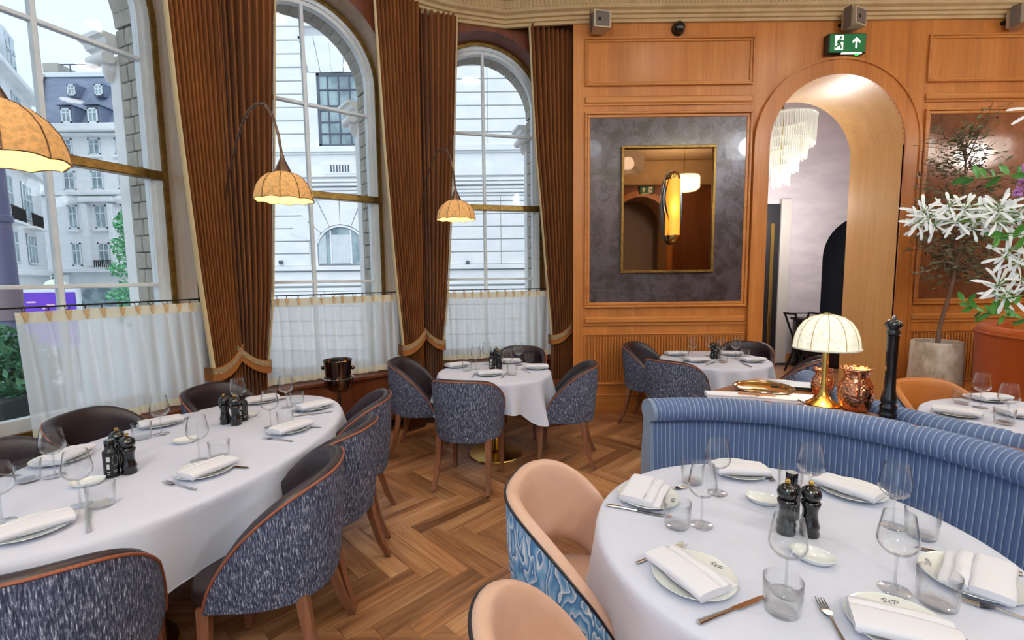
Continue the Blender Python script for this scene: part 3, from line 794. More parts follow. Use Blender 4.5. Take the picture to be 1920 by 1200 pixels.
MB().box(px_x(175), -.6, px_z(385), px_x(238), .02, px_z(376), .05).build('pediment', stone_white, b2, 0)
for xc in (153, 252): MB().sphere((px_x(xc), -.2, px_z(380)), .55, 10, 6, 1.5, .6, .8).build('carved_keystone', stone_white, b2)
bal = MB()
for k in range(9): bal.tube([(px_x(198 + k * 3.6), -.7, px_z(503)), (px_x(198 + k * 3.6), -.7, px_z(491))], .04, 4)
bal.tube([(px_x(197), -.7, px_z(491)), (px_x(228), -.7, px_z(491))], .06, 4).build('balcony_rail', black_iron, b2, 0)
MB().box(wA, -.3, px_z(560), px_x(140), .02, px_z(516)).build('shopfront', stone_white, b2, 0)
MB().box(px_x(150), -.35, px_z(600), px_x(268), .02, px_z(541)).build('shop_window', far_glass, b2, 0)

# ---- building on the left, its front running away from us
b3 = thing('corner_building', 'pale stone corner building with balconies at the left edge of the leftmost window', 'building', (-36.9, 37.0, -.6), math.atan2(28 - 37.0, -30.8 + 36.9) )
# local x runs towards the viewer along the front, local y towards the street is negative... front is the +y side
FL = 12.5
def fz(y_, Y): return 1.6 + .6 + (526 - y_) / 870.0 * Y
MB().box(-1.0, -9, 0, FL, 0, 15.9).build('wall', stone_white, b3, 0)
MB().box(-1.3, -9, 15.9, FL, .7, 16.3, .05).build('string_course', stone_white, b3, 0)
MB().box(-1.3, -9, 9.9, FL, .6, 10.3, .05).build('string_course', stone_white, b3, 0)
MB().box(-1.3, -9, 2.6, FL, .5, 3.0, .05).build('string_course', stone_white, b3, 0)
r3 = MB().add([(-1.0, .1, 16.3), (FL, .1, 16.3), (FL, -2.2, 20.6), (-.2, -2.2, 20.6), (-1.0, -9, 16.3), (-.2, -9, 20.6), (FL, -9, 20.6)], [(0, 1, 2, 3), (4, 0, 3, 5), (3, 2, 6, 5)]).build('roof', slate, b3, 0)
MB().box(-.3, -2.6, 20.4, FL, -2.0, 20.8).build('roof_edge', stone_white, r3, 0)
def win3(xc, z0, z1, hwid, cols, rr):
    w = MB(); y = .02; x0, x1 = xc - hwid, xc + hwid; fw, bw = .14, .10
    w.box(x0, 0, z0, x0 + fw, .09, z1); w.box(x1 - fw, 0, z0, x1, .09, z1); w.box(x0, 0, z0, x1, .09, z0 + fw); w.box(x0, 0, z1 - fw, x1, .09, z1)
    for k in range(1, cols): xx = x0 + (x1 - x0) * k / cols; w.box(xx - bw / 2, 0, z0, xx + bw / 2, .08, z1)
    for t in rr: zz = z0 + (z1 - z0) * t; w.box(x0, 0, zz - bw / 2, x1, .085, zz + bw / 2)
    o = w.build('window', white_paint, b3, 0); MB().box(x0, 0, z0, x1, .05, z1).build('pane', far_glass, o, 0); return o
for xc in (3.2, 7.6, 11.6):
    win3(xc, 10.9, 13.6, 1.1, 3, (.6,)); win3(xc, 6.6, 9.2, 1.2, 3, (.55,)); win3(xc, 3.4, 5.6, 1.15, 3, (.62,)); win3(xc, 14.0, 15.4, 1.0, 3, ())
    br = MB()
    for k in range(14): br.tube([(xc - 1.4 + k * .215, .5, 6.1), (xc - 1.4 + k * .215, .5, 7.0)], .035, 4)
    br.tube([(xc - 1.45, .5, 7.0), (xc + 1.45, .5, 7.0)], .05, 4).build('balcony_rail', black_iron, b3, 0)
    MB().box(xc - 1.6, 0, 5.95, xc + 1.6, .65, 6.1).build('balcony_slab', stone_white, b3, 0)
    dm = MB().box(xc - 1.2, -1.8, 17.0, xc + 1.2, .0, 19.6).build('dormer', white_paint, b3, 0)
    MB().box(xc - .95, 0, 17.3, xc + .95, .03, 19.3).build('pane', far_glass, dm, 0)
    MB().box(xc - .05, 0, 17.3, xc + .05, .07, 19.3).box(xc - .95, 0, 18.3, xc + .95, .07, 18.4).build('glazing_bar', white_paint, dm, 0)

# ---- street furniture seen through the left window
sp = thing('street_post', 'dark purple-grey post outside, crossing the left panes of the leftmost window', 'lamp post', (-7.86, 7.25, -.6))
MB().lathe([(0, 0), (.17, 0), (.17, .5), (.15, .6), (.135, 3.1), (.16, 3.12), (.16, 3.2), (.13, 3.22), (.125, 4.3), (0, 4.3)], 14).build('post', mat('purple_grey_post', S(96, 96, 124), .5, .2), sp)
MB().lathe([(.17, 1.6), (.17, 2.1)], 14).build('post_band', mat('post_band', S(120, 104, 112), .6), sp)
sl = thing('street_lantern', 'domed street lantern with a finial, outside behind the central bar of the leftmost window', 'street lamp', (-11.75, 12.0, -.6))
MB().lathe([(0, 0), (.12, 0), (.07, .6), (.05, 1.8), (0, 1.8)], 10).build('post', black_iron, sl)
MB().lathe([(.30, 1.80), (.30, 1.88), (.27, 1.90)], 16).build('rim', black_iron, sl)
MB().lathe([(.27, 1.90), (.25, 2.05), (.18, 2.18), (.06, 2.25), (0, 2.25)], 16).build('dome', mat('lantern_glass', S(214, 228, 196), .3), sl)
MB().lathe([(0, 2.22), (.06, 2.25), (.03, 2.32), (.045, 2.36), (.015, 2.44), (0, 2.5)], 10).build('finial', black_iron, sl)
for k, (x, wd, yy) in enumerate(((-9.55, .95, 9.0), (-10.75, .62, 9.05))):
    hb = thing('purple_hoarding', 'purple lit advertising panel in the street, ' + ('the wide one right of the post' if k == 0 else 'the narrow one at the left edge'), 'billboard', (x + .55, yy, -.6), rad(8))
    MB().box(-wd / 2 - .05, .02, .9, wd / 2 + .05, .12, 2.08, .02).build('surround', white_paint, hb, 0)
    MB().box(-wd / 2, 0, .95, wd / 2, .03, 1.98).build('panel', mat('purple_poster', S(88, 58, 190), .5, 0, S(120, 60, 196), (2, 2, 2)), hb, 0)
    for sx in (-1, 1): MB().box(sx * wd * .38 - .03, .04, 0, sx * wd * .38 + .03, .10, .92).build('leg', bay_frame, hb, 0)
    pr = MB()
    for (px, pz, pw) in ((-.36, 1.78, .16), (-.02, 1.72, .14), (-.1, 1.66, .06), (.05, 1.45, .2), (-.2, 1.40, .1)):
        if abs(px) + pw / 2 < wd / 2: pr.box(px, -.004, pz, px + pw, 0, pz + .03)
    pr.build('poster_print', mat('poster_lettering', S(236, 190, 206), .6), hb, 0)
leaf_mats = [mat('street_leaf_green', S(70, 140, 96), .6, 0, S(110, 180, 130), (9, 9, 9))]
def leaf_cloud(n, centre, radii, size, seed=1, flat=.5):
    rr = random.Random(seed); mb = MB()
    for k in range(n):
        while True:
            d = Vector((rr.uniform(-1, 1), rr.uniform(-1, 1), rr.uniform(-1, 1)))
            if d.length < 1: break
        c = Vector((centre[0] + d.x * radii[0], centre[1] + d.y * radii[1], centre[2] + d.z * radii[2]))
        a = Vector((rr.gauss(0, 1), rr.gauss(0, 1), rr.gauss(0, 1))).normalized(); b = a.orthogonal().normalized()
        s = size * rr.uniform(.7, 1.3)
        mb.add([c - a * s, c + b * s * .35, c + a * s, c - b * s * .35], [(0, 1, 2, 3)])
    return mb
tr = thing('street_tree', 'slim leafy green street tree beside the right jamb of the leftmost window', 'tree', (-13.1, 16.0, -.6))
MB().tube([(0, 0, 0), (.05, 0, 1.6), (0, .05, 4.2)], [.09, .07, .03], 8).build('trunk', dark_bronze, tr)
fol = MB()
for (zc, r_, sd) in ((1.75, .75, 1), (2.6, .6, 2), (3.3, .45, 3), (4.1, .3, 4), (1.0, .6, 5)):
    q = leaf_cloud(170, (0, 0, zc), (r_, r_, .42), .11, sd); fol.add(q.v, q.f)
tag(fol.build('foliage', leaf_mats[0], tr, 0), kind='stuff')
hg = thing('clipped_hedge', 'dark green clipped hedge outside the bottom left of the leftmost window', 'hedge', (-5.25, 4.55, -.6))
MB().box(-.7, -.35, 0, .5, .35, 1.1, .03).build('planter', mat('dark_planter', S(52, 62, 62), .6), hg, 0)
tag(leaf_cloud(2600, (-.1, 0, 1.3), (.75, .45, .50), .055, 9).build('foliage', mat('hedge_leaf', S(46, 92, 62), .6, 0, S(70, 126, 84), (12, 12, 12)), hg, 0), kind='stuff')

# ================================================================ DRAPES AND CAFE CURTAINS
def interp(tab, z):
    tab = sorted(tab)
    if z <= tab[0][0]: return tab[0][1]
    for (a, va), (b, vb) in zip(tab, tab[1:]):
        if z <= b: return va + (vb - va) * (z - a) / (b - a)
    return tab[-1][1]
def drape(i, lead, trail, label, side, seed, nf=11):
    loc, a = win_frame(i); rr = random.Random(seed)
    t = thing('drape', label, 'curtain', loc, a, 'brown velvet drapes')
    zs = [.012, .25, .5, .70, .80, .88, .94, 1.0, 1.1, 1.25, 1.5, 1.8, 2.1, 2.5, 2.9, 3.3, 3.7, 4.0, 4.25, ZC + .02]
    ph = [rr.uniform(-.12, .12) for _ in range(nf + 1)]
    K = nf * 10
    rows = []
    for z in zs:
        L, T = interp(lead, z), interp(trail, z); row = []
        tie = math.exp(-((z - .9) / .16) ** 2)
        for k in range(K + 1):
            u = k / K; w_ = u * nf + .12 * sin(u * 9 + seed) + .05 * sin(z * 1.3 + u * 5)
            d = cos(2 * PI * w_); d = math.copysign(abs(d) ** .7, d)
            amp = .046 * (1 - .35 * tie) * (.8 + .3 * sin(3.1 * u + seed))
            x = L + (T - L) * u
            row.append((x, -.372 + amp * d - .012 * tie * sin(PI * u), z))
        rows.append(row)
    MB().sheet(rows).build('panel', drape_mat, t, 180)
    # cream lining showing along the leading edge
    rows = [[(interp(lead, z) + sg * dx, -.372 + dy, z) for dx, dy in ((0, -.025), (-.014, -.018), (-.016, 0), (-.004, .03))] for z in zs for sg in [1 if side > 0 else -1] if z > .85]
    MB().sheet(rows).build('leading_edge_lining', lining_mat, t, 180)
    # tieback: a sagging band, higher on the pier side
    L, T = interp(lead, .9), interp(trail, .9); sgn = 1 if T > L else -1
    def band(z_lo, z_hi, off, nm, mt, par):
        sec = []
        n = 18
        for k in range(n + 1):
            u = k / n; x = (L - sgn * .025) + (T - L + sgn * .04) * u
            zc = .80 + .16 * u ** 1.6 - .015 * sin(PI * u)
            y = -.40 - .035 * sin(PI * min(max(u, 0), 1)) ** .5 - off
            sec.append([(x, y, zc + z_lo), (x, y - .002, zc + z_hi), (x, y + .012, zc + z_hi + .004), (x, y + .012, zc + z_lo)])
        s0 = [(p[0], p[1] + .10, p[2]) for p in sec[0]]; s1 = [(p[0], p[1] + .08, p[2]) for p in sec[-1]]
        return MB().sheet([s0] + sec + [s1], cv=True).build(nm, mt, par, 50)
    tb = band(0, .105, 0, 'tieback', tieback_mat, t)
    band(.058, .100, .006, 'braid', braid_mat, tb)
    return t
LEAD_R = [(0, .72), (.9, .735), (1.6, .68), (2.28, .64), (2.85, .61), (3.56, .585), (4.3, .56)]
LEAD_R3 = [(0, .68), (.9, .70), (1.6, .635), (2.3, .58), (2.9, .525), (3.5, .49), (4.3, .455)]
LEAD_L = [(0, -.54), (.9, -.52), (1.43, -.455), (2.6, -.385), (3.9, -.305), (4.3, -.29)]
LEAD_L3 = [(0, -.58), (.9, -.57), (1.36, -.515), (2.84, -.41), (4.3, -.345)]
drape(1, LEAD_R, [(0, .96), (.9, .955), (4.3, 1.0)], 'brown velvet drape tied back at the right side of the leftmost window', 1, 3)
drape(2, LEAD_L, [(0, -.74), (.9, -.73), (4.3, -.76)], 'brown velvet drape tied back at the left side of the middle window', -1, 5, 8)
drape(2, LEAD_R, [(0, .96), (.9, .965), (4.3, 1.02)], 'brown velvet drape tied back at the right side of the middle window', 1, 8)
drape(3, LEAD_L3, [(0, -.77), (.9, -.765), (4.3, -.80)], 'brown velvet drape tied back at the left side of the window nearest the corner', -1, 11, 8)
drape(3, LEAD_R3, [(0, .95), (.9, .945), (4.3, .985)], 'brown velvet drape hanging beside the oak wall in the corner', 1, 14, 9)

ROD_Z, SHY = 1.447, -.285
ring_mesh = MB().tube([(0, .015 * sin(2 * PI * k / 14), .015 * cos(2 * PI * k / 14)) for k in range(14)], .0022, 5, closed=True).mesh('ring'); ring_mesh.materials.append(black_iron)
pinch_mesh = MB().add([(-.017, -.012, 0), (.017, -.012, 0), (.019, -.004, 0), (-.019, -.004, 0), (-.003, -.014, -.062), (.003, -.014, -.062), (.003, -.006, -.062), (-.003, -.006, -.062)],
                      [(0, 1, 2, 3), (0, 4, 5, 1), (1, 5, 6, 2), (2, 6, 7, 3), (3, 7, 4, 0), (4, 7, 6, 5)]).mesh('pinch_pleat', 0); pinch_mesh.materials.append(pleat_mat)
for i, sa, sb, which in ((1, -.33, .80, 'leftmost'), (2, -.75, .80, 'middle'), (3, -.75, .80, 'corner')):
    loc, a = win_frame(i)
    r_ = thing('curtain_rod', 'thin black cafe curtain rod across the %s window' % which, 'curtain rod', loc, a, 'cafe curtain rods')
    MB().tube([(-.79, SHY, ROD_Z), (.81, SHY, ROD_Z)], .0055, 8).build('rod', black_iron, r_)
    MB().sphere((.815, SHY, ROD_Z), .012, 10, 6).build('finial', black_iron, r_)
    MB().tube([(.79, SHY, ROD_Z), (.79, -RD, ROD_Z)], .006, 6).build('bracket', black_iron, r_)
    c = thing('cafe_curtain', 'cream sheer cafe curtain with pinch pleats in the %s window' % which, 'curtain', loc, a, 'sheer cafe curtains')
    top, bot = ROD_Z - .026, .665; rr = random.Random(20 + i)
    n = round((sb - sa) / .098); sp = [sa + (sb - sa) * (k + .5) / n + rr.uniform(-.012, .012) for k in range(n)]
    K = n * 14
    def yoff(s, z):
        t_ = (top - z) / (top - bot); y = 0
        for k, q in enumerate(sp):
            w_ = .008 + .020 * min(1, t_ * 1.6); sh = .014 * sin(k * 2.4 + i) * t_
            if abs(s - q - sh) < 4 * w_: y -= (.010 + .028 * min(1, t_ * 2)) * math.exp(-((s - q - sh) / w_) ** 2)
        return y + .004 * sin(s * 40 + z * 6) * t_
    def panel(z0, z1, nm, mt, dy=0.0, nz=9):
        rows = []
        for j in range(nz):
            z = z0 + (z1 - z0) * j / (nz - 1); sl = .02 * (top - z) / (top - bot)
            rows.append([(sa + sl * (1 if i == 1 else 0) + (sb - sa) * k / K, SHY + yoff(sa + (sb - sa) * k / K, z) + dy, z + (-.008 * sin(PI * ((k / 14.0) % 1)) if nm == 'heading_band' and j == 0 else 0)) for k in range(K + 1)])
        return MB().sheet(rows).build(nm, mt, c, 180)
    panel(top, bot, 'panel', sheer_mat, 0, 14)
    panel(top + .002, top - .068, 'heading_band', header_mat, -.0035, 4)
    panel(bot + .055, bot - .001, 'hem_band', header_mat, -.0035, 4)
    for q in sp:
        o = obj('pinch_pleat', pinch_mesh, None, c); o.location = (q, SHY - .006, top)
        o = obj('ring', ring_mesh, None, c); o.location = (q, SHY, ROD_Z - .010); o.rotation_euler = (0, 0, rr.uniform(-.9, .9))

# ================================================================ ARC LAMPS
def arc_lamp(base, lamp, zr, label, swing=1.0):
    dx, dy = base[0] - lamp[0], base[1] - lamp[1]
    t = thing('arc_lamp', label, 'lamp', (lamp[0], lamp[1], zr), 0, 'arc lamps between the windows')
    R, Hh, N = .168, .17, 10
    prof = [(R * 1.0, 0), (R * .992, .02), (R * .96, .05), (R * .88, .09), (R * .74, .125), (R * .55, .152), (R * .32, .168), (.035, .172)]
    sh = MB(); rows = []
    for (r_, z) in prof:
        row = []
        for k in range(N * 6):
            f_ = (k % 6) / 6.0; a_ = 2 * PI * k / (N * 6); sc = 1 - .022 * sin(PI * f_) * (r_ / R)
            zz = z + (.007 * sin(PI * f_) if z < .01 else 0)
            row.append((r_ * sc * cos(a_), r_ * sc * sin(a_), zz))
        rows.append(row)
    sh.sheet(rows, cv=True).build('shade', arc_shade, t, 180)
    rows = [[(p[0] * .975, p[1] * .975, p[2] - .003 + (.004 if j == 0 else 0)) for p in r_] for j, r_ in enumerate(rows)]
    MB().sheet(rows, cv=True).build('shade_lining', arc_shade_in, t, 180)
    for k in range(N):
        a_ = 2 * PI * k / N
        MB().tube([(r_ * 1.006 * cos(a_), r_ * 1.006 * sin(a_), z) for r_, z in prof], .0022, 5).build('rib', dark_bronze, t)
    MB().tube([(R * 1.003 * cos(2 * PI * k / 60) * (1 - .022 * sin(PI * (k % 6) / 6)), R * 1.003 * sin(2 * PI * k / 60) * (1 - .022 * sin(PI * (k % 6) / 6)), .001 + .007 * sin(PI * (k % 6) / 6)) for k in range(60)], .0025, 5, closed=True).build('rim', dark_bronze, t)
    MB().lathe([(.056, .158), (.05, .170), (.012, .255), (.012, .27), (0, .27)], 20).build('cone_cap', dark_bronze, t)
    zt = [(0, .262), (.03, .40), (.09, .53), (.18, .63), (.30, .672), (.42, .665), (.54, .61), (.68, .50), (.82, .34), (1.0, .08)]
    MB().tube([(dx * u, dy * u, z * swing) for u, z in zt], .0085, 8).build('arm', dark_bronze, t)
    MB().lathe([(0, 0), (.022, 0), (.022, .012), (0, .012)], 16, dx, dy, .07).build('wall_plate', dark_bronze, t)
    l = bpy.data.lights.new('arc_lamp_bulb', 'POINT'); l.energy = 2.2; l.color = (1, .72, .38); l.shadow_soft_size = .04
    lo = bpy.data.objects.new('bulb', l); COL.objects.link(lo); lo.parent = t; lo.location = (0, 0, .06)
    return t
pier12 = inner(1, .93, -.33); pier23 = inner(2, .97, -.32); pier01 = inner(0, .92, -.33)
arc_lamp(pier12, (-1.37, 2.87), 2.065, 'arc lamp with ribbed paper dome shade in front of the middle window')
arc_lamp(pier23, (-.476, 4.10), 2.085, 'arc lamp with ribbed paper dome shade in front of the window nearest the corner')
arc_lamp(pier01, (-1.475, 1.36), 1.945, 'arc lamp with ribbed paper dome shade cut off by the left edge of the photo')

# ================================================================ ON THE BACK WALL
def mirror_bay(x0, x1, z0, z1, label, mt, cat='mirror panel'):
    t = thing('mirror_panel', label, cat, (x0, BW, z0))
    w_, h_ = x1 - x0, z1 - z0
    frame_moulding(0, w_, 0, h_, .06, .035, -.001).build('frame', oak_h, t, 0)
    MB().box(.055, -.012, .055, w_ - .055, -.002, h_ - .055).build('antiqued_glass', mt, t, 0)
    return t
mirror_bay(.822, 2.66, 1.225, 3.37, 'large oak-framed panel of mottled antiqued mirror on the back wall left of the archway', antique)
mirror_bay(4.552, 6.6, 1.225, 3.37, 'oak-framed antiqued mirror panel behind the olive tree', antique_warm)
t = thing('wall_mirror', 'gilt-framed rectangular mirror mounted over the antiqued panel', 'mirror', (1.74, BW - .013, 1.615))
fm = MB(); hw_, hh_ = .52, 1.385
for (x0, x1, z0, z1) in ((-hw_, hw_, 0, .03), (-hw_, hw_, hh_ - .03, hh_), (-hw_, -hw_ + .03, .03, hh_ - .03), (hw_ - .03, hw_, .03, hh_ - .03)): fm.box(x0, -.05, z0, x1, 0, z1, .004)
fm.build('frame', gold, t, 0)
MB().box(-hw_ + .028, -.022, .028, hw_ - .028, -.004, hh_ - .028).build('mirror_glass', mirror_mat, t, 0)
sc_ = thing('wall_sconce', 'tall oval sconce with glowing amber half-cylinder on the gilt mirror', 'wall lamp', (1.775, BW - .036, 1.925))
n = 28; oval = [(.115 * cos(2 * PI * k / n) * (1 if True else 0), .40 + .40 * math.copysign(abs(sin(2 * PI * k / n)) ** .8, sin(2 * PI * k / n))) for k in range(n)]
MB().prism([(p[0] * 1.02, p[1]) for p in oval], -.03, 0, 'y').build('back_plate', black_lacquer, sc_, 30)
rows = []
for j in range(9):
    z = .10 + .60 * j / 8; row = []
    for k in range(13):
        a_ = PI * k / 12; r_ = .078
        row.append((.012 + r_ * cos(a_), -.03 - .085 * sin(a_), z))
    rows.append(row)
amber = mat('amber_glass', S(232, 150, 60), .4, emit=S(255, 150, 40), estr=1.1)
MB().sheet(rows).build('diffuser', amber, sc_, 180)
for z0, z1, up in ((.70, .80, 1), (0.0, .10, -1)):
    rows = []
    for j in range(7):
        u = j / 6; z = (z0 + (z1 - z0) * u) if up > 0 else (z1 - (z1 - z0) * u); k_ = math.sqrt(max(0, 1 - u * u)) * .98 + .02
        rows.append([(.012 + .078 * k_ * cos(PI * k / 12), -.03 - .085 * k_ * sin(PI * k / 12), z) for k in range(13)])
    MB().sheet(rows).build('end_cap', brass, sc_, 180)
rows = [[(-.066 + .022 * sin(z * 10.5), -.05 - dd, .05 + z) for dd in (0, .05)] for z in [k * .035 for k in range(21)]]
MB().sheet(rows).build('wavy_fin', black_lacquer, sc_, 180)
l = bpy.data.lights.new('sconce_bulb', 'POINT'); l.energy = 2.0; l.color = (1, .6, .2); l.shadow_soft_size = .05
lo = bpy.data.objects.new('bulb', l); COL.objects.link(lo); lo.parent = sc_; lo.location = (.01, -.18, .4)

spk_body = mat('speaker_grey', S(188, 172, 148), .5); spk_grille = mat('speaker_grille', S(110, 98, 88), .6)
for x, lab, rz, dr in ((.955, 'small grey wall speaker in the corner above the mirror panel', 12, 0), (3.62, 'small grey wall speaker above the exit sign', 26, .0), (5.37, 'small grey wall speaker at the right edge under the cornice', 28, .0)):
    t = thing('wall_speaker', lab, 'speaker', (x, BW - .10, ZC - .13 + dr), rad(rz), 'wall speakers')
    MB().prism([(-.085, .0), (-.095, -.10), (.095, -.10), (.085, .0), (.06, .06), (-.06, .06)], 0, .17, 'z').build('cabinet', spk_body, t, 0)
    MB().box(-.075, -.106, .015, .075, -.099, .155, .003).build('grille', spk_grille, t, 0)
    MB().box(-.05, -.109, .06, -.02, -.105, .09).build('badge', black_iron, t, 0)
    MB().tube([(0, .04, .085), (0, .16, .085)], .02, 8).build('bracket', black_iron, t)
    MB().prism([(-.095, -.02), (-.11, -.06), (-.10, .02)], -.02, .19, 'z').build('side_clamp', mat('clamp_' + str(rz), S(110, 100, 92), .5, .3), t, 0)
t = thing('ceiling_sensor', 'round black sensor dome on the oak wall just below the cornice', 'sensor', (1.826, BW - .001, 4.225))
MB().lathe([(0, .09), (.035, .085), (.06, .06), (.066, .03), (.066, 0), (0, 0)], 24).xf(Matrix.Rotation(rad(90), 4, 'X')).build('dome', black_lacquer, t)
MB().lathe([(0, .012), (.072, .012), (.072, 0), (0, 0)], 24).xf(Matrix.Rotation(rad(90), 4, 'X')).build('mounting_ring', black_iron, t)
# exit sign
ex = thing('exit_sign', 'green illuminated exit sign with running figure and up arrow above the archway', 'exit sign', (3.61, BW, 3.925), 0)
MB().box(-.205, -.075, 0, .205, 0, .205, .006).build('housing', black_lacquer, ex, 0)
MB().box(-.185, -.079, .012, .195, -.073, .196, .002).build('face', green_sign, ex, 0)
Y_ = -.0815
MB().box(-.135, Y_, .035, -.045, -.079, .185).build('door_pictogram', sign_white, ex, 0)
run = MB()
def limb(p, w=.009):
    for a_, b_ in zip(p, p[1:]):
        d = Vector((b_[0] - a_[0], b_[1] - a_[1])).normalized(); n_ = Vector((-d.y, d.x)) * w
        run.prism([(a_[0] - n_.x, a_[1] - n_.y), (b_[0] - n_.x, b_[1] - n_.y), (b_[0] + n_.x, b_[1] + n_.y), (a_[0] + n_.x, a_[1] + n_.y)], Y_ - .002, Y_, 'y')
limb([(-.080, .138), (-.092, .095)], .015); limb([(-.092, .098), (-.070, .075), (-.072, .045)]); limb([(-.092, .095), (-.108, .070), (-.130, .062)])
limb([(-.080, .135), (-.056, .118), (-.040, .126)], .007); limb([(-.082, .135), (-.108, .120), (-.112, .098)], .007)
run.prism([(-.074 + .013 * cos(2 * PI * k / 14), .160 + .013 * sin(2 * PI * k / 14)) for k in range(14)], Y_ - .002, Y_, 'y')
run.build('running_figure', green_sign, ex, 0)
MB().prism([(.085, .05), (.105, .05), (.105, .125), (.135, .10), (.135, .125), (.095, .165), (.055, .125), (.055, .10), (.085, .125)], Y_, -.079, 'y').build('arrow', sign_white, ex, 0)
MB().box(-.06, -.080, -.004, .16, -.06, .008).build('base_strip', sign_white, ex, 0)
MB().box(.10, -.079, -.016, .125, -.06, -.002).build('indicator', mat('green_led', S(40, 230, 90), .4, emit=S(30, 255, 90), estr=2.0), ex, 0)

# ---- lobby fittings
ch = thing('chandelier', 'tiered crystal chandelier in the lobby beyond the archway', 'chandelier', (4.06, 7.15, 2.90))
crystal = mat('crystal_rods', S(240, 242, 236), .15, 0, S(206, 212, 196), (40, 40, 3), emit=S(255, 250, 230), estr=.3)
for (R, z0, z1) in ((.43, .56, .96), (.33, .38, .64), (.23, .19, .46), (.12, 0, .27)):
    q = MB(); n = int(R * 190)
    for k in range(n):
        a_ = 2 * PI * k / n; zz = z0 + rnd.uniform(-.02, .02); q.tube([(R * cos(a_), R * sin(a_), zz), (R * cos(a_), R * sin(a_), z1)], [.006, .014], 4)
    q.lathe([(R - .02, z1), (R + .02, z1), (R + .02, z1 + .02), (R - .02, z1 + .02), (R - .02, z1)], 32)
    q.build('crystal_tier', crystal, ch, 0)
MB().tube([(0, 0, .2), (0, 0, 1.68)], .015, 8).build('stem', brass, ch)
l = bpy.data.lights.new('chandelier_bulbs', 'POINT'); l.energy = 100; l.color = (1, .96, .92); l.shadow_soft_size = .3
lo = bpy.data.objects.new('bulb', l); COL.objects.link(lo); lo.parent = ch; lo.location = (0.3, -.25, -.35)
st = thing('folding_stand', 'black folding tray stand against the lobby wall', 'stand', (4.62, 7.35, 0))
q = MB()
for y in (-.14, .14): q.tube([(-.16, y, 0), (.20, y, .95)], .016, 4).tube([(.16, y, 0), (-.20, y, .95)], .016, 4)
q.build('crossed_legs', black_iron, st, 0)
for sx in (-.2, .2): MB().tube([(sx, -.16, .95), (sx, .16, .95)], .018, 6).build('rail', black_iron, st)
MB().box(-.20, -.10, .952, .20, -.05, .957).box(-.20, .05, .952, .20, .10, .957).build('strap', matte_black, st, 0)
cab = thing('lobby_cabinet', 'dark low cabinet in the shadow of the lobby', 'cabinet', (5.25, 7.75, 0))
MB().box(-.42, -.2, .06, .42, .2, .80, .01).build('body', black_lacquer, cab, 0); MB().box(-.45, -.22, .80, .45, .22, .84, .006).build('top', matte_black, cab, 0)
MB().box(-.40, -.18, 0, .40, .18, .06).build('plinth', black_iron, cab, 0)
copy_tree(ex, (3.75, -2.595, 3.80), PI, 'exit sign over the rear arch, seen only as a dim reflection in the gilt mirror')

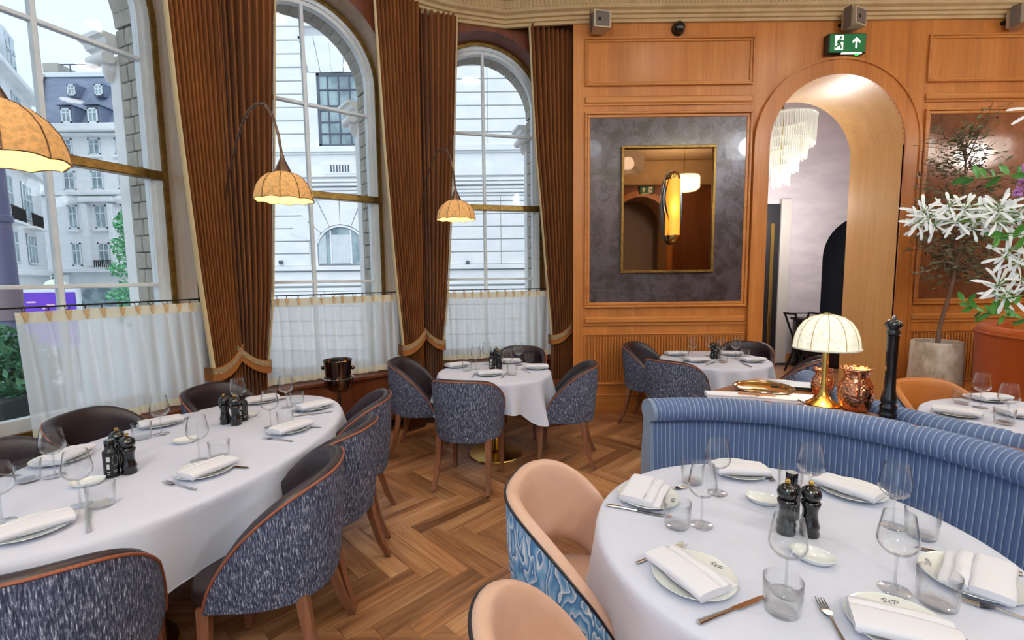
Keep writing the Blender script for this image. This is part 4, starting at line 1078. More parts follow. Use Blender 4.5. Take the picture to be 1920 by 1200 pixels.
# ================================================================ CHAIRS
def u_curve(W, B, Fr, n=26, na=7, e=1.0):
    """plan of a tub back: front of the left arm, round the back, front of the right arm (chair faces +y)"""
    pts = [(-W * (.93 + .07 * k / na), Fr * (1 - k / na)) for k in range(na)]
    for k in range(n + 1):
        a_ = PI * k / n
        pts.append((-W * math.copysign(abs(cos(a_)) ** .82, cos(a_)), -B * abs(sin(a_)) ** .86))
    pts += [(W * (.93 + .07 * (na - k) / na), Fr * k / na) for k in range(1, na + 1)]
    return pts
def build_chair(out_mt, in_mt, pipe_mt, leg_mt, top=.845, tip=.405, W=.272, B=.285, Fr=.17, gap=False, drop=.75, pw=1.6):
    t = thing('tub_chair', None, 'chair')
    plan = u_curve(W, B, Fr); y0, y1 = -B, Fr
    def ztop(p):
        f_ = min(max((p[1] - y0) / (y1 - y0), 0), 1); return tip + (top - tip) * max(0, 1 - f_ ** pw) ** drop
    def zbot(p):
        if not gap: return .385
        f_ = min(max((p[1] - y0) / (y1 - y0), 0), 1); return .385 + .16 * max(0, 1 - (f_ / .55) ** 2) ** .5 if f_ < .55 else .385
    NR = 9; rows = []
    for j in range(NR):
        v = j / (NR - 1); row = []
        for p in plan:
            zb, zt = zbot(p), ztop(p); z = zb + (zt - zb) * v
            h = (z - .385) / (top - .385); k = .90 + .10 * min(1, h * 1.5) ** .7 + (.02 * h)
            row.append((p[0] * k, p[1] * k if p[1] < 0 else p[1] * (.97 + .03 * h), z))
        rows.append(row)
    MB().sheet(rows).build('outer_shell', out_mt, t, 180)
    edge = rows[-1]
    TH = .048; inner_rows = []
    def inn(p, d):     # towards the seat centre
        v = Vector((p[0], p[1] - .10)); L = v.length; k = max(0, L - d) / L
        return (v.x * k, v.y * k + .10)
    for (d, dz) in ((0, 0), (.006, .009), (.020, .015), (.036, .011), (TH, -.004)):
        inner_rows.append([(*inn(p, d), p[2] + dz) for p in edge])
    for j in range(1, 8):
        v = j / 7; row = []
        for p in edge:
            zb = (zbot((p[0], p[1])) + .012) if gap else .42; zz = (p[2] - .004) * (1 - v) + min(zb, p[2] - .004) * v
            q = inn(p, TH + .025 * v); row.append((q[0], q[1], zz))
        inner_rows.append(row)
    if gap: inner_rows.append([(p[0], p[1], p[2]) for p in rows[0]])
    MB().sheet(inner_rows).build('inner_back', in_mt, t, 180)
    MB().tube([(p[0] * 1.004, p[1] * 1.004, p[2]) for p in edge], .0052, 6).build('piping', pipe_mt, t)
    # seat cushion
    rings = []; n = 44
    for (k, z) in ((.0, .385), (.90, .385), (.97, .392), (1.0, .42), (.995, .45), (.96, .468), (.85, .476), (.5, .484), (0, .487)):
        row = []
        for j in range(n):
            a_ = 2 * PI * j / n; e = .62
            row.append((.236 * k * math.copysign(abs(cos(a_)) ** e, cos(a_)), .015 + .245 * k * math.copysign(abs(sin(a_)) ** e, sin(a_)), z))
        rings.append(row)
    MB().sheet(rings, cv=True).build('seat', in_mt, t, 60)
    for sx in (-1, 1):
        for nm, pts in (('leg', [(.19 * sx, -.165, .40), (.196 * sx, -.185, .25), (.204 * sx, -.225, .10), (.212 * sx, -.268, .006)]), ('leg', [(.195 * sx, .175, .40), (.198 * sx, .180, .2), (.204 * sx, .192, .006)])):
            k = len(pts); L = MB().tube(pts, [.030 - .011 * j / (k - 1) for j in range(k)], 4, up=(0, 1, 0)).build(nm, leg_mt, t, 30)
            MB().lathe([(0, 0), (.010, 0), (.010, .008), (0, .008)], 10, pts[-1][0], pts[-1][1], 0).build('glide', black_iron, L)
    return t
tweed_chair = Proto(lambda: build_chair(tweed_mat, leather_dark, piping_copper, chair_wood))
peach_chair = Proto(lambda: build_chair(agate_mat, leather_peach, piping_black, chair_wood, top=.86, W=.285, B=.30, Fr=.15, gap=True, drop=.8, pw=1.7))
tan_chair = Proto(lambda: build_chair(agate_mat, leather_tan, piping_black, chair_wood, top=.84, W=.285, B=.30, Fr=.15, gap=True, drop=.8, pw=1.7))
def place(proto, x, y, heading, label, group): return proto(label, (x, y, 0), rad(-heading), group)
GA, GB, GC = 'tweed tub chairs at the oval table', 'tweed tub chairs at the table by the corner window', 'tweed tub chairs at the table by the slatted wall'
place(tweed_chair, -1.427, 1.345, -21.5, 'blue-grey tweed tub chair cut off by the bottom left corner', GA)
place(tweed_chair, -1.005, 1.825, -99, 'blue-grey tweed tub chair with copper piping, nearest in full side view at the oval table', GA)
place(tweed_chair, -1.02, 2.36, -82, 'tweed tub chair on the aisle side of the oval table, second from its far end', GA)
place(tweed_chair, -1.075, 2.885, -100, 'tweed tub chair at the far aisle corner of the oval table, inner leather showing', GA)
place(tweed_chair, -2.25, 2.57, 88, 'dark leather tub chair on the window side of the oval table, middle one', GA)
place(tweed_chair, -1.94, 3.16, 98, 'dark leather tub chair on the window side, in front of the left pair of drapes', GA)
place(tweed_chair, -2.23, 2.00, 97, 'dark leather tub chair at the left edge, only its top showing', GA)
place(tweed_chair, -0.335, 3.54, 13, 'tweed tub chair with its back to us in front of the corner-window table', GB)
place(tweed_chair, -0.83, 4.16, 92, 'tweed tub chair on the left side of the corner-window table', GB)
place(tweed_chair, 0.44, 3.94, -80, 'tweed tub chair on the right side of the corner-window table', GB)
place(tweed_chair, 0.06, 4.64, 194, 'dark leather tub chair behind the corner-window table, under the sheer curtain', GB)
place(tweed_chair, 1.484, 4.9, 127, 'dark leather tub chair against the slatted wall, left of its table', GC)
place(tweed_chair, 1.505, 4.16, 46, 'tweed tub chair with its back to us behind the end of the banquette', GC)
place(tweed_chair, 2.44, 4.82, 212, 'dark leather tub chair between the slatted-wall table and the archway', GC)
place(tweed_chair, 2.527, 4.18, -49, 'tweed tub chair partly hidden behind the brass table lamp', GC)
place(peach_chair, 0.284, 1.555, 109, 'peach leather tub chair with blue agate-patterned back at the large round table', 'peach tub chairs')
place(peach_chair, 0.215, 0.935, 72, 'peach leather tub chair at the bottom edge, nearest the camera', 'peach tub chairs')
place(tan_chair, 2.845, 2.93, 172, 'tan leather tub chair behind the table at the right edge', 'tan tub chairs')

# ================================================================ TABLES AND CLOTHS
TZ = .752
def round_table(x, y, R, label, cloth_label, drop, seed, rot, folds=9, a_=None, b_=None, heading=0.0, base=True, drop2=.10):
    A, B_ = (a_ or R), (b_ or R)
    t = thing('dining_table', label, 'table', (x, y, 0), rad(-heading), 'dining tables')
    n = 72
    MB().prism([(B_ * .985 * cos(2 * PI * k / n), A * .985 * sin(2 * PI * k / n)) for k in range(n)], .715, .748, 'z').build('tabletop', console_wood, t, 30)
    for yy in ((0,) if A == B_ else (-.5, .5)):
        MB().lathe([(0, .02), (.03, .03), (.045, .05), (.045, .70), (.12, .715), (0, .715)], 24, 0, yy).build('column', brass, t)
        MB().lathe([(0, 0), (.24, 0), (.245, .006), (.24, .014), (.06, .026), (0, .026)], 40, 0, yy).build('base_disc', brass, t)
    rr = random.Random(seed); n = 144
    c = thing('tablecloth', cloth_label, 'tablecloth', (x, y, 0), rad(-heading), 'white tablecloths')
    rows = []
    for f_ in (0, .25, .5, .75, .92, .985): rows.append([(B_ * f_ * cos(2 * PI * k / n), A * f_ * sin(2 * PI * k / n), TZ) for k in range(n)])
    ph = [rr.uniform(0, 6.28) for _ in range(4)]
    for v in (0, .04, .12, .25, .45, .7, 1.0):
        row = []
        for k in range(n):
            th = 2 * PI * k / n; corner_ = max(0, cos(4 * (th - rot) / 1.0)) ** 1.5 if True else 0
            hem = drop + drop2 * corner_ + .008 * sin(3 * th + ph[0])
            fold = .5 + .5 * cos(folds * th + ph[1] + .8 * sin(2 * th + ph[2])); fold = fold ** 1.7
            out = 1.0 + (.006 + (.105 * fold + .05 * corner_) * v ** 1.05 - .02 * v) / min(A, B_) * .8 if v > 0 else 1.0
            z = TZ - (.006 if v == 0 else .006 + hem * v)
            row.append((B_ * out * cos(th), A * out * sin(th), z))
        rows.append(row)
    MB().sheet(rows, cv=True).build('cloth', linen, c, 180)
    # stitched hem along the lower edge
    MB().tube(rows[-1], .003, 4, closed=True).build('hem', linen, c)
    return t
round_table(.875, 1.415, .60, 'large round table in front of the blue banquette', 'white cloth over the large round table in front of the blue banquette', .34, 3, .75, 11, drop2=.13)
round_table(-.16, 4.07, .50, 'round brass-pedestal table in front of the window nearest the corner', 'white cloth over the round table in front of the corner window', .23, 5, 5.50, 14, drop2=.12)
round_table(2.0, 4.55, .51, 'round table in front of the slatted oak wainscot', 'white cloth over the round table by the slatted oak wainscot', .27, 7, .3, 14, drop2=.10)
round_table(2.98, 2.46, .58, 'round table at the right edge behind the banquette', 'white cloth over the round table at the right edge', .27, 9, .2, 9, drop2=.10)
round_table(-1.643, 2.305, None, 'long oval table beside the leftmost windows', 'white cloth over the long oval table by the windows', .27, 11, 5.15, 11, 1.03, .60, 7.7, drop2=.16)

# ================================================================ BANQUETTES AND CONSOLE
def banquette(cx, cy, R, a0, a1, label, group, face_in=True, h=.955):
    t = thing('curved_banquette', label, 'banquette', (cx, cy, 0), 0, group)
    pitch = .0235; nr = int(R * rad(a1 - a0) / pitch); per = 6; N = nr * per
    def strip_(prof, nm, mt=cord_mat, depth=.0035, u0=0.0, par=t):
        rows = []; uvs = []
        for k in range(N + 1):
            a_ = rad(a0 + (a1 - a0) * k / N); f_ = (k % per) / per; rib = depth * (abs(sin(PI * f_)) ** .6 - .5)
            seam = 0
            for j in range(len(seams)):
                da = abs(a_ - seams[j]) * R
                if da < .03: seam = max(seam, 1 - da / .03)
            row = []
            for (r_, z, nx, nz) in prof:
                d = rib - .008 * seam
                row.append(((R + r_ + nx * d) * cos(a_), (R + r_ + nx * d) * sin(a_), z + nz * d))
            rows.append(row)
        mb = MB(); mb.sheet(rows); me = mb.mesh(nm, 180)
        uvl = me.uv_layers.new(name='UVMap')
        for lp in me.loops:
            p = me.vertices[lp.vertex_index].co; aa = math.atan2(p.y, p.x)
            while aa < rad(a0) - .05: aa += 2 * PI
            uvl.data[lp.index].uv = ((aa - rad(a0)) / rad(a1 - a0) * nr + 100, p.z)
        return obj(nm, me, mt, par)
    seams = [rad(a0 + (a1 - a0) * q) for q in (.24, .49, .74)]
    s = -1     # sitter's side is towards the centre
    rc = .063; zc = h - rc
    face = [(s * .055, .30, s, 0), (s * .052, .45, s, 0), (s * .040, .62, s, 0), (s * .028, .76, s, 0), (s * .026, zc - .045, s, 0)]
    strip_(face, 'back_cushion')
    roll = [(.0 + rc * 1.15 * cos(q), zc + rc * sin(q), cos(q), sin(q)) for q in [rad(215 - j * 22) for j in range(13)]]
    roll = [(r_, z, nx, nz) for (r_, z, nx, nz) in roll]
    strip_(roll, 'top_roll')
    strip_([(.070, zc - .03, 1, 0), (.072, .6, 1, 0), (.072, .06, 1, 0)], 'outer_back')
    # plain velvet end panels
    for a_, sg in ((rad(a0), -1), (rad(a1), 1)):
        ed = [(r_, z) for (r_, z, _, _) in face] + [(r_, z) for (r_, z, _, _) in roll][::1] + [(.072, .6), (.072, .03), (-.055, .03)]
        poly = [(R + r_, z) for r_, z in ed]
        mb = MB(); v0 = [(p[0] * cos(a_), p[0] * sin(a_), p[1]) for p in poly]; off = Vector((-sin(a_), cos(a_), 0)) * (.018 * sg)
        v1 = [(q[0] + off.x, q[1] + off.y, q[2]) for q in v0]; n = len(poly)
        mb.add(v0 + v1, [tuple(range(n)), tuple(range(n, 2 * n))] + [(j, (j + 1) % n, n + (j + 1) % n, n + j) for j in range(n)])
        mb.build('end_panel', velvet_plain, t, 30)
    def ring(r0, r1, z0, z1, nm, mt, b=.02):
        prof = [(r0, z0), (r0, z1 - b), (r0 + b, z1), (r1, z1), (r1, z0)]
        rows = []
        for k in range(61):
            a_ = rad(a0 + 1 + (a1 - a0 - 2) * k / 60); rows.append([(r_ * cos(a_), r_ * sin(a_), z) for r_, z in prof])
        q = MB().sheet(rows, cv=True); q.f.append(tuple(range(5))); q.f.append(tuple(60 * 5 + j for j in range(5))); q.build(nm, mt, t, 40)
    ring(R - .36, R - .05, .30, .44, 'seat_cushion', velvet_plain, .03)
    ring(R - .32, R + .03, .0, .30, 'base', black_lacquer, .005)
    return t
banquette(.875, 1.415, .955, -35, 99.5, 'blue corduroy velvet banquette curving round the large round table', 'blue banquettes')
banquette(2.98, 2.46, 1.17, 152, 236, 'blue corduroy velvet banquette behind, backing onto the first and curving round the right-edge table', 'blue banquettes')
cs = thing('serving_console', 'walnut console wedged between the two blue banquettes', 'console', (0, 0, 0))
E0 = [(.875 + 1.065 * cos(rad(q)), 1.415 + 1.065 * sin(rad(q))) for q in range(80, 4, -5)]
E1_ = [(2.98 + 1.28 * cos(rad(q)), 2.46 + 1.28 * sin(rad(q))) for q in range(226, 158, -5)]
poly = E0 + E1_ + [(1.60, 2.98), (1.12, 2.62)]
MB().prism(poly, .895, .92, 'z').build('top', console_wood, cs, 30)
cxm, cym = sum(p[0] for p in poly) / len(poly), sum(p[1] for p in poly) / len(poly)
inn_ = [(p[0] + (cxm - p[0]) * .06, p[1] + (cym - p[1]) * .06) for p in poly]
MB().prism(inn_, .0, .895, 'z').build('carcass', console_wood, cs, 30)

# rust velvet booth at the right edge
t = thing('rust_booth', 'rust-orange velvet curved booth at the right edge behind the olive tree', 'booth', (5.31, 3.85, 0))
rows = []
for k in range(41):
    a_ = rad(100 + 150 * k / 40); rows.append([((1.0 + r_) * cos(a_), (1.0 + r_) * sin(a_), z) for r_, z in ((.0, .04), (.02, 1.0), (.02, 1.04), (0, 1.075), (-.05, 1.085), (-.10, 1.06), (-.10, .45))])
MB().sheet(rows).build('back', booth_mat, t, 50)
MB().tube([(1.022 * cos(rad(100 + 150 * k / 40)), 1.022 * sin(rad(100 + 150 * k / 40)), 1.02) for k in range(41)], .012, 6).build('piping', booth_mat, t)
rows = [[(r_ * cos(rad(100 + 150 * k / 30)), r_ * sin(rad(100 + 150 * k / 30)), z) for r_, z in ((.9, .05), (.9, .46), (.5, .46), (.5, .05))] for k in range(31)]
MB().sheet(rows).build('seat', booth_mat, t, 40)

# low casing under the corner window and the ice bucket
t = thing('radiator_casing', 'low dark wood radiator casing at the foot of the corner drape', 'casing', (.50, 4.97, 0), rad(15))
MB().box(-.16, -.14, 0, .18, .16, .40, .006).build('body', mahogany, t, 0); MB().box(-.18, -.16, .40, .20, .18, .43, .006).build('top', mahogany, t, 0)
MB().box(-.10, -.146, .06, .12, -.138, .34).build('grille', black_iron, t, 0)
steel = mat('smoked_steel', S(120, 96, 82), .18, 1.0)
t = thing('ice_bucket_stand', 'floor-standing steel stand ringed round a wine bucket below the middle window', 'bucket stand', (-1.50, 3.93, 0))
MB().lathe([(0, 0), (.14, 0), (.14, .008), (.02, .03), (0, .03)], 24).build('base', steel, t)
MB().tube([(0, 0, .02), (0, 0, .615)], .012, 10).build('pole', steel, t)
MB().tube([(.125 * cos(2 * PI * k / 28), .125 * sin(2 * PI * k / 28), .745) for k in range(28)], .007, 6, closed=True).build('ring', silver, t)
MB().tube([(0, 0, .61), (.06, 0, .625), (.11, 0, .66), (.125, 0, .745)], .006, 6).tube([(0, 0, .61), (-.06, 0, .625), (-.11, 0, .66), (-.125, 0, .745)], .006, 6).build('cradle', steel, t)
t = thing('ice_bucket', 'dark steel wine bucket with ring handles and a black cloth inside', 'ice bucket', (-1.50, 3.93, .632))
MB().lathe([(0, 0), (.06, 0), (.085, .02), (.10, .08), (.115, .26), (.122, .265), (.118, .27), (.108, .26), (.09, .05), (0, .03)], 32).build('bucket', steel, t)
for sx in (-1, 1): MB().sphere((.128 * sx, 0, .20), .018, 10, 6).build('handle_knob', steel, t)
MB().box(-.05, -.06, .18, .055, .03, .29, .015).build('folded_cloth', matte_black, t, 30)

# ================================================================ TABLEWARE
def make_wine_glass():
    t = thing('wine_glass', None, 'wine glass')
    prof = [(.004, .098), (.012, .100), (.030, .109), (.043, .124), (.047, .138), (.046, .150), (.041, .180), (.0345, .214), (.0338, .2145), (.0332, .214), (.0400, .178), (.0447, .149), (.0455, .138), (.0418, .126), (.029, .112), (.010, .103), (0, .1025)]
    MB().lathe(prof, 28).build('bowl', ware_glass, t, 60)
    MB().lathe([(.0105, .003), (.0055, .010), (.0038, .03), (.0036, .07), (.0045, .093), (.007, .1005), (0, .1005)], 12).build('stem', stem_glass, t)
    MB().lathe([(0, .004), (.012, .0035), (.036, .0022), (.0375, .0012), (.036, 0), (0, 0)], 28).build('foot', ware_glass, t, 60)
    return t
def make_tumbler():
    t = thing('tumbler', None, 'tumbler')
    R0, R1, Hh = .040, .046, .088
    MB().lathe([(0, .012), (R0 - .003, .012), (R1 - .0022, Hh - .001), (R1 - .001, Hh), (R1, Hh - .001), (R0 + .001, .006), (R0 - .003, 0), (0, 0)], 30).build('body', ware_glass, t, 60)
    q = MB()     # engraved lattice band
    for k in range(14):
        for sg in (-1, 1):
            pts = []
            for j in range(6):
                z = .030 + .032 * j / 5; a_ = 2 * PI * k / 14 + sg * .45 * j / 5; r_ = R0 + (R1 - R0) * z / Hh + .0012
                pts.append((r_ * cos(a_), r_ * sin(a_), z))
            q.tube(pts, .0005, 3, caps=False)
    q.build('engraved_lattice', ware_glass, t)
    return t
def script_mono(mb, sc, M):
    def curve(pts, r=.075):
        out = []
        P_ = [pts[0]] + pts + [pts[-1]]
        for i in range(1, len(P_) - 2):
            for j in range(5):
                u = j / 5.0; p0, p1, p2, p3 = P_[i - 1], P_[i], P_[i + 1], P_[i + 2]
                out.append(tuple(.5 * ((2 * p1[k]) + (-p0[k] + p2[k]) * u + (2 * p0[k] - 5 * p1[k] + 4 * p2[k] - p3[k]) * u * u + (-p0[k] + 3 * p1[k] - 3 * p2[k] + p3[k]) * u ** 3) for k in (0, 1)))
        out.append(pts[-1])
        q = MB().tube([(p[0] * sc, p[1] * sc, 0) for p in out], r * sc, 4); q.v = [(v[0], v[1], v[2] * .3) for v in q.v]
        q.xf(M); mb.add(q.v, q.f)
    curve([(-.55, .85), (-.75, 1.0), (-1.05, .95), (-1.2, .72), (-1.0, .5), (-.75, .32), (-.78, .08), (-1.1, 0), (-1.4, .1), (-1.45, .3)])
    curve([(-1.2, .72), (-1.5, .62), (-1.55, .8)], .05)
    curve([(-.45, .25), (-.15, .45), (.02, .62), (-.12, .72), (-.25, .5), (-.2, .15), (.0, .02), (.2, .15)], .06)
    curve([(.55, 0), (.62, .45), (.78, .95)])
    curve([(.30, .62), (.35, .92), (.7, 1.06), (1.15, 1.0), (1.3, .75), (1.05, .5), (.7, .48)])
def make_plate():
    t = thing('plate', None, 'plate')
    MB().lathe([(0, .006), (.062, .006), (.070, .0085), (.108, .0165), (.111, .0175), (.1115, .0165), (.108, .0145), (.070, .004), (.062, 0), (0, 0)], 48).build('dish', china, t, 60)
    MB().lathe([(.108, .0167), (.1115, .0180), (.1125, .0165), (.1085, .0150), (.108, .0167)], 48).build('rim', china_rim, t, 60)
    mono = MB(); script_mono(mono, .0125, Matrix.Translation((-.083, 0, .0120)) @ Matrix.Rotation(rad(12), 4, 'Y') @ Matrix.Rotation(rad(90), 4, 'Z'))
    mono.build('monogram', ink, t)
    return t
def make_napkin():
    t = thing('napkin', None, 'napkin')
    def fold(x0, x1, z0, th, y0, y1, nm):
        rows = []; n = 15
        for j in range(n):
            u = j / (n - 1); y = y0 + (y1 - y0) * u; e = abs(2 * u - 1); sag = -.010 * max(0, e - .62) ** 1.2; w_ = .0015 * sin(9 * u + x0 * 60)
            sec = [(x0 + w_, z0), (x0 - .004 + w_, z0 + th * .5), (x0 + w_, z0 + th * .9), (x0 + .012, z0 + th), ((x0 + x1) / 2, z0 + th * 1.02 + .001 * sin(7 * u)), (x1 - .012, z0 + th), (x1 + w_, z0 + th * .9), (x1 + .004 + w_, z0 + th * .5), (x1 + w_, z0)]
            rows.append([(p[0], y, p[1] + sag) for p in sec])
        q = MB().sheet(rows, cv=True); K = len(rows[0]); q.f.append(tuple(range(K))); q.f.append(tuple((n - 1) * K + k for k in range(K)))
        q.build(nm, napkin_mat, t, 60)
    fold(-.056, .074, .0185, .008, -.098, .096, 'under_fold')
    fold(.002, .080, .0265, .019, -.105, .100, 'main_fold')
    fold(-.032, -.004, .0265, .015, -.102, .098, 'narrow_fold')
    return t
def make_fork():
    t = thing('fork', None, 'fork')
    q = MB(); pts = [(0, -.10, .003), (0, -.05, .004), (0, .0, .006), (0, .03, .010)]
    q.tube(pts, [.0055, .0045, .0032, .0035], 8, sec=(.45, 1), up=(0, 0, 1)); q.build('handle', silver, t)
    q = MB(); q.sheet([[(x, y, z) for x in (-w_, -w_ * .5, 0, w_ * .5, w_)] for y, z, w_ in ((.028, .0105, .003), (.038, .0085, .009), (.050, .006, .0115), (.060, .005, .0118))])
    q.sheet([[(x, y, z - .0012) for x in (-w_, -w_ * .5, 0, w_ * .5, w_)] for y, z, w_ in ((.028, .0105, .003), (.038, .0085, .009), (.050, .006, .0115), (.060, .005, .0118))])
    q.build('neck', silver, t, 180)
    for k in range(4):
        x = -.0096 + .0064 * k; MB().tube([(x, .058, .0046), (x, .080, .0042), (x, .100, .0078)], [.0021, .0018, .0010], 6).build('tine', silver, t)
    return t
def make_knife():
    t = thing('knife', None, 'knife')
    MB().tube([(0, -.115, .004), (0, -.06, .005), (0, -.005, .004)], [.0072, .0062, .0050], 8, sec=(.6, 1), up=(0, 0, 1)).build('handle', silver, t)
    MB().prism([(-.006, -.004), (.005, -.004), (.0085, .02), (.009, .07), (.004, .105), (-.003, .115), (-.006, .10)], .003, .0048, 'z').build('blade', silver, t, 0)
    return t
def make_mill():
    t = thing('pepper_mill', None, 'pepper mill')
    MB().lathe([(0, 0), (.028, 0), (.029, .012), (.026, .022), (.029, .028), (.029, .036), (.025, .046), (.0215, .070), (.0225, .088), (.028, .102), (.029, .110), (.024, .116), (0, .116)], 28).build('body', black_lacquer, t, 60)
    MB().lathe([(.018, .116), (.020, .121), (.029, .126), (.0305, .138), (.026, .152), (.014, .162), (.006, .164), (0, .164)], 28).build('head', black_lacquer, t, 60)
    MB().lathe([(0, .163), (.0045, .164), (.0085, .170), (.008, .177), (.004, .180), (0, .180)], 16).build('knob', brass, t)
    return t
def make_bottle():
    t = thing('sauce_bottle', None, 'bottle')
    MB().lathe([(0, 0), (.026, 0), (.028, .003), (.028, .108), (.026, .116), (.0165, .124), (.0165, .128), (0, .128)], 28).build('body', matte_black, t, 50)
    MB().lathe([(.0185, .127), (.019, .129), (.019, .160), (.017, .163), (0, .163)], 24).build('cap', black_lacquer, t, 50)
    q = MB()
    for (a0, a1, z0, z1) in ((-.75, -.30, .072, .094), (-.75, -.40, .040, .062), (-.75, -.35, .024, .028), (-.75, -.45, .016, .019), (.05, .55, .030, .032), (.05, .45, .024, .026)):
        n = 6; rows = [[(.0284 * cos(a0 + (a1 - a0) * k / n - PI / 2), .0284 * sin(a0 + (a1 - a0) * k / n - PI / 2), z) for k in range(n + 1)] for z in (z0, z1)]
        q.sheet(rows)
    q.tube([(.0285 * cos(.35 + .36 * cos(2 * PI * k / 24) - PI / 2), .0285 * sin(.35 + .36 * cos(2 * PI * k / 24) - PI / 2), .075 + .024 * sin(2 * PI * k / 24)) for k in range(24)], .0004, 3, closed=True)
    q.build('printed_label', label_white, t, 0)
    return t
def make_dish():
    t = thing('oval_dish', None, 'dish')
    MB().lathe([(0, .005), (.040, .006), (.052, .014), (.056, .020), (.058, .0195), (.055, .012), (.042, 0), (0, 0)], 40, sx=1.0, sy=.72).build('bowl', china, t, 60)
    MB().lathe([(.0555, .0196), (.0585, .0208), (.0590, .0190), (.0560, .0184), (.0555, .0196)], 40, sx=1.0, sy=.72).build('rim', china_rim, t, 60)
    return t
MAKERS = dict(wine_glass=Proto(make_wine_glass), tumbler=Proto(make_tumbler), plate=Proto(make_plate), napkin=Proto(make_napkin), fork=Proto(make_fork), knife=Proto(make_knife), mill=Proto(make_mill), bottle=Proto(make_bottle), dish=Proto(make_dish))
GROUPS = dict(wine_glass='wine glasses', tumbler='cut tumblers', plate='monogrammed plates', napkin='folded napkins', fork='forks', knife='knives', mill='pepper mills', bottle='black bottles', dish='oval dishes')
